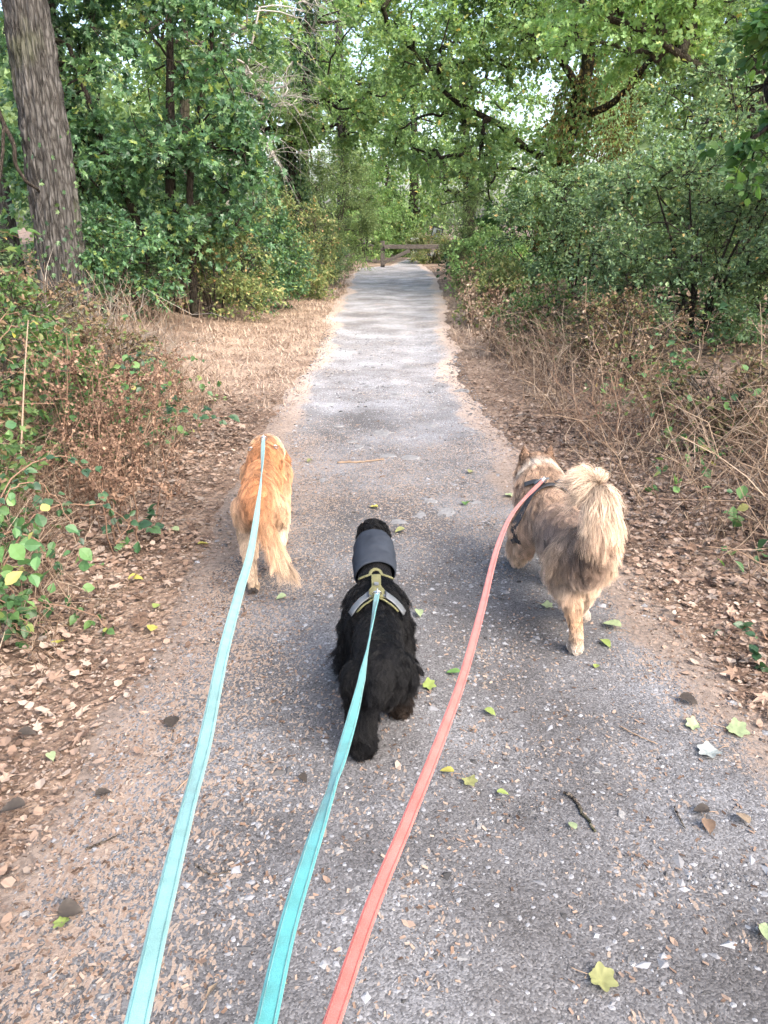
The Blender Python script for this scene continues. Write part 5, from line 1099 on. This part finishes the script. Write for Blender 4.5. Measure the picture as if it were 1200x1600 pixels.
# ---------------------------------------------------------------- tan dog with curled tail
TAN_, GRY, DKB, CR2, TIP, RST, WH, EAR = (.46,.315,.22), (.28,.205,.165), (.15,.095,.065), (.63,.475,.345), (.72,.565,.43), (.38,.20,.095), (.70,.67,.62), (.16,.09,.055)
root = empty('dog', (.725, 2.60, 0), R(3)); tag(root, 'fluffy tan dog with bushy curled tail walking away on the right', 'dog', 'dogs on leashes')
tan = [E((0,.46,.35),(.10,.17,.118),(0,-1,-.3),.055,.3,TAN_), E((0,.24,.348),(.090,.24,.10),(0,-1,-.45),.050,.28,GRY), E((0,.02,.352),(.088,.14,.105),(0,-.8,-.8),.052,.28,GRY), E((0,.40,.29),(.075,.2,.08),(0,-.6,-1),.07,.25,CR2),
       E((0,-.08,.385),(.05,.06,.05),(0,-.8,-.7),.05,.3,DKB)]
tan += chain([(0,.54,.365),(0,.62,.41),(0,.70,.455)],[.108,.10,.088],(0,-1,-.25),[.065,.06],.42,[TAN_,TAN_]) + [E((0,.735,.452),(.08,.085,.075),(0,-1,.2),.028,.3,TAN_)] + chain([(0,.80,.44),(0,.91,.405)],[.048,.034],(0,-1,0),.01,.1,CR2)
for s in (-1, 1): tan += chain([(s*.052,.735,.505),(s*.058,.732,.540),(s*.064,.728,.574)],[.027,.018,.005],(0,0,1),.012,.25,EAR)
tan += chain([(-.046,.01,.35),(-.052,.05,.27),(-.032,-.07,.185),(-.020,-.105,.075)],[.070,.052,.030,.025],(0,-.4,-1),[.06,.042,.010],[.26,.26,.2],[CR2,CR2,RST])
tan += [Cc((-.022,-.105,.08),.027,(-.02,-.10,.04),.028,(0,-.3,-1),.012,.2,CR2), E((-.018,-.092,.028),(.032,.042,.025),(0,-.2,-1),.009,.15,WH)]
tan += chain([(.05,.02,.34),(.066,.13,.26),(.07,.09,.17),(.068,.14,.055)],[.072,.054,.032,.026],(0,-.4,-1),[.07,.055,.014],[.32,.3,.2],[CR2,TIP,CR2]) + [E((.085,.155,.028),(.032,.045,.025),(0,0,-1),.012,.15,WH)]
tan += chain([(-.08,.48,.28),(-.095,.52,.20),(-.085,.61,.11),(-.072,.665,.045)],[.07,.05,.034,.028],(0,-.7,-1),[.05,.05,.03],.25,[TAN_,CR2,CR2]) + [E((-.07,.70,.027),(.031,.045,.025),(0,0,-1),.01,.15,WH)]
tan += chain([(.08,.48,.28),(.095,.43,.20),(.085,.46,.11),(.08,.43,.045)],[.07,.05,.034,.028],(0,-.7,-1),[.05,.05,.03],.25,[TAN_,CR2,CR2]) + [E((.08,.455,.027),(.031,.045,.025),(0,0,-1),.01,.15,WH)]
me = dog_body(tan + chain([(0,-.10,.435),(.01,-.13,.48),(.02,-.135,.55),(.015,-.09,.62),(.0,-.02,.65),(-.015,.03,.62)],[.032,.03,.028,.026,.022,.014],None,.1,.5,CR2))
tail = chain([(0,-.10,.435),(.01,-.13,.48),(.02,-.135,.55),(.015,-.09,.62),(.0,-.02,.65),(-.015,.03,.62)],[.032,.03,.028,.026,.022,.014],None,[.06,.105,.125,.12,.10],[.25,.34,.38,.42,.42],[DKB,TAN_,CR2,TIP,CR2])
# the plume falls away from the crook of the tail
tail[1]['flow'] = (.25,-.4,-1); tail[2]['flow'] = (.1,-.6,-.8); tail[3]['flow'] = (-.35,-.6,.35); tail[4]['flow'] = (-.6,-.1,.7)
tan += tail
tree = body_tree(me)
def tan_col(P, c, g):
    w = (sstep(.45, .6, fbm(*(P*5).T, seed=25)) * sstep(.56, .4, P[:, 2]))[:, None]; c = c*(1-.45*w) + np.array(GRY)*.45*w
    b1 = (np.exp(-((P[:, 1]-.665)/.018)**2) * sstep(.42, .48, P[:, 2]))[:, None]; c = c*(1-.85*b1) + np.array((.78,.70,.6))*.85*b1
    b2 = (np.exp(-(((P[:, 1]+.06)/.06)**2 + ((P[:, 2]-.38)/.05)**2)))[:, None]; c = c*(1-.7*b2) + np.array(DKB)*.7*b2
    tw_ = (g.random(len(P)) < .25)[:, None] * (P[:, 2:3] > .3); c = np.where(tw_, c*.62, c)
    return c
finish_body(me, tan, root, tan_col, .55)
def tan_len(P): return 1 - .8*np.exp(-((P[:, 1]-.46)/.035)**2)*sstep(.40, .45, P[:, 2])
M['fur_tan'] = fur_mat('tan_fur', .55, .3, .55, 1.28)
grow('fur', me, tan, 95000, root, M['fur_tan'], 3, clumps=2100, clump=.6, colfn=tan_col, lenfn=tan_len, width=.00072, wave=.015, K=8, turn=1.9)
M['blackweb'] = plain_mat('black_harness_webbing', [(.3, (.018,.019,.022)), (.7, (.035,.036,.04))], .6, .35, noise_scale=70)
hb = MB(); strap(hb, tree, [(-.2,.40,.22),(-.17,.43,.33),(-.07,.46,.52),(.07,.46,.52),(.17,.43,.33),(.2,.40,.22)], .034, .014); strap(hb, tree, [(-.03,.47,.52),(-.07,.50,.5),(-.10,.53,.46)], .024, .024); strap(hb, tree, [(.03,.47,.52),(.07,.50,.5),(.10,.53,.46)], .024, .024)
strap(hb, tree, [(-.16,.36,.20),(-.18,.40,.22),(-.17,.45,.22)], .022, .022)
hr = hb.build('harness', M['blackweb'], root)
rb = MB(); strap(rb, tree, [(-.085,.475,.5),(-.04,.475,.52),(-.01,.475,.53)], .026, .037, 8); rb.build('reflective_patch', M['reflect'], hr)
rb = MB(); tan_ring = on_back(tree, -.04, .45, .045); torus(rb, tan_ring, .014, .003, (1,0,0), (0,-.6,.8)); rb.build('ring', M['steel'], hr); tan_clip = to_world(root, tan_ring + [0, -.012, .008])

# ---------------------------------------------------------------- leashes
def web_mat(name, a, b):
    m, n, l, p = mat(name); w = tex(n, l, 'noise', 900, objco(n, l), Detail=1.); r_ = ramp(n, [(.35, a), (.65, b)]); l.new(w.outputs[0], r_.inputs[0])
    dm = ramp(n, [(.35, (.72,.70,.66)), (.6, (1,1,1))]); l.new(tex(n, l, 'noise', 30, objco(n, l), Detail=5.).outputs[0], dm.inputs[0]); l.new(mixc(n, l, .8, r_.outputs[0], dm.outputs[0], 'MULTIPLY'), p.inputs['Base Color'])
    p.inputs['Roughness'].default_value = .7; p.inputs['Sheen Weight'].default_value = .2; bump(n, l, w.outputs[0], .4, .0006, p); return m
M['teal_pale'] = web_mat('pale_teal_webbing', (.12,.265,.262), (.155,.315,.31)); M['teal'] = web_mat('turquoise_webbing', (.035,.225,.23), (.055,.275,.28)); M['coral'] = web_mat('coral_webbing', (.40,.085,.07), (.47,.12,.10))
M['stitch_teal'] = web_mat('teal_stitching', (.075,.21,.215), (.09,.24,.24)); M['stitch_coral'] = web_mat('coral_stitching', (.33,.07,.058), (.38,.092,.076))
CAM = np.array([0, 0, CAM_H])
def leash(label, clip, pix, end_depth, width, m, twist, hand, mloop):
    d0 = (clip - CAM) @ np.array([0, CP, -SP]); pix = np.array(pix, float); s = np.r_[0, np.cumsum(np.linalg.norm(np.diff(pix, axis=0), axis=1))]; s /= s[-1]
    inv = 1/d0 + (1/end_depth - 1/d0)*s; P = np.array([CAM + ray(*q)*(1/i_) for q, i_ in zip(pix, inv)]); P[0] = clip
    root = empty('leash', clip); tag(root, label, 'leash', 'leashes held by the walker')
    Q = np.concatenate([curve(P, 90)[:-1], curve([P[-1], (P[-1]*.5 + np.array(hand)*.5) + [0, 0, -.004], hand, np.array(hand) + [-.03, -.03, -.10], np.array(hand) + [0, -.05, -.17], np.array(hand) + [.03, -.02, -.09], np.array(hand) + [.004, .01, .004]], 40)])
    t = np.r_[np.linspace(0, 1, 89), np.full(40, 1.)]; Nn = unit(CAM + [0, 0, .25] - Q); Nn[89:] = unit(np.array([.3, .3, 1.])); T = unit(np.gradient(Q, axis=0))
    Nn = unit(Nn - T*np.sum(T*Nn, 1, keepdims=True)); B = np.cross(T, Nn); a = np.interp(t, *zip(*twist)); a = a + .22*(fbm(np.arange(len(t))*.16 + 17*width*1e3, 0, 0, 33) - .5)*2; Nn = Nn*np.cos(a)[:, None] + B*np.sin(a)[:, None]
    mb = MB(); ribbon(mb, Q - clip, Nn, width*np.interp(t, [0, .04, 1], [.75, 1, 1]), .0022); web = mb.build('webbing', M[m], root)
    T2 = unit(np.gradient(Q, axis=0)); S2 = unit(np.cross(T2, Nn)); U2 = unit(np.cross(S2, T2))
    for e in (-1, 1):                           # a sewn line along each edge
        for f in (-1, 1):
            mb = MB(); ribbon(mb, Q - clip + S2*(e*.34*width) + U2*(f*.0019), Nn, .0011, .0008); mb.build('stitching', M[mloop], web)
    mb = MB(); dirn = unit(Q[3]-Q[0]); 
    tubes(mb, np.array([dirn*-.004, dirn*.012, dirn*.03]), np.array([.0035, .0055, .0045]), 8); torus(mb, -dirn*.012, .010, .0024, dirn, np.cross(dirn, [1, 0, 0]), 14); mb.build('clip', M['steel'], root)
leash('pale teal leash running from the golden dog to the lower left', gold_clip, [(413,702),(408,750),(394,850),(374,925),(349,1020),(320,1160),(286,1290),(252,1430),(213,1600)], .64, .020, 'teal_pale', [(0,.1),(.05,.6),(.11,1.5),(.2,2.4),(.4,3.0),(.7,3.5),(1,3.25)], (-.17,.14,.92), 'stitch_teal')
leash('turquoise leash running from the black dog down the middle', blk_clip, [(588,930),(577,1000),(561,1080),(531,1190),(492,1310),(452,1440),(415,1600)], .65, .019, 'teal', [(0,.2),(.08,1.1),(.16,1.5),(.3,2.3),(.45,3.1),(.55,4.1),(.68,3.3),(1,3.14)], (-.15,.15,.91), 'stitch_teal')
leash('coral pink leash running from the tan dog down the middle', tan_clip, [(838,760),(806,795),(779,850),(752,955),(724,1055),(690,1150),(640,1275),(580,1420),(518,1600)], .66, .0155, 'coral', [(0,.1),(.1,.7),(.25,.3),(.5,-.3),(1,.1)], (-.13,.15,.90), 'stitch_coral')
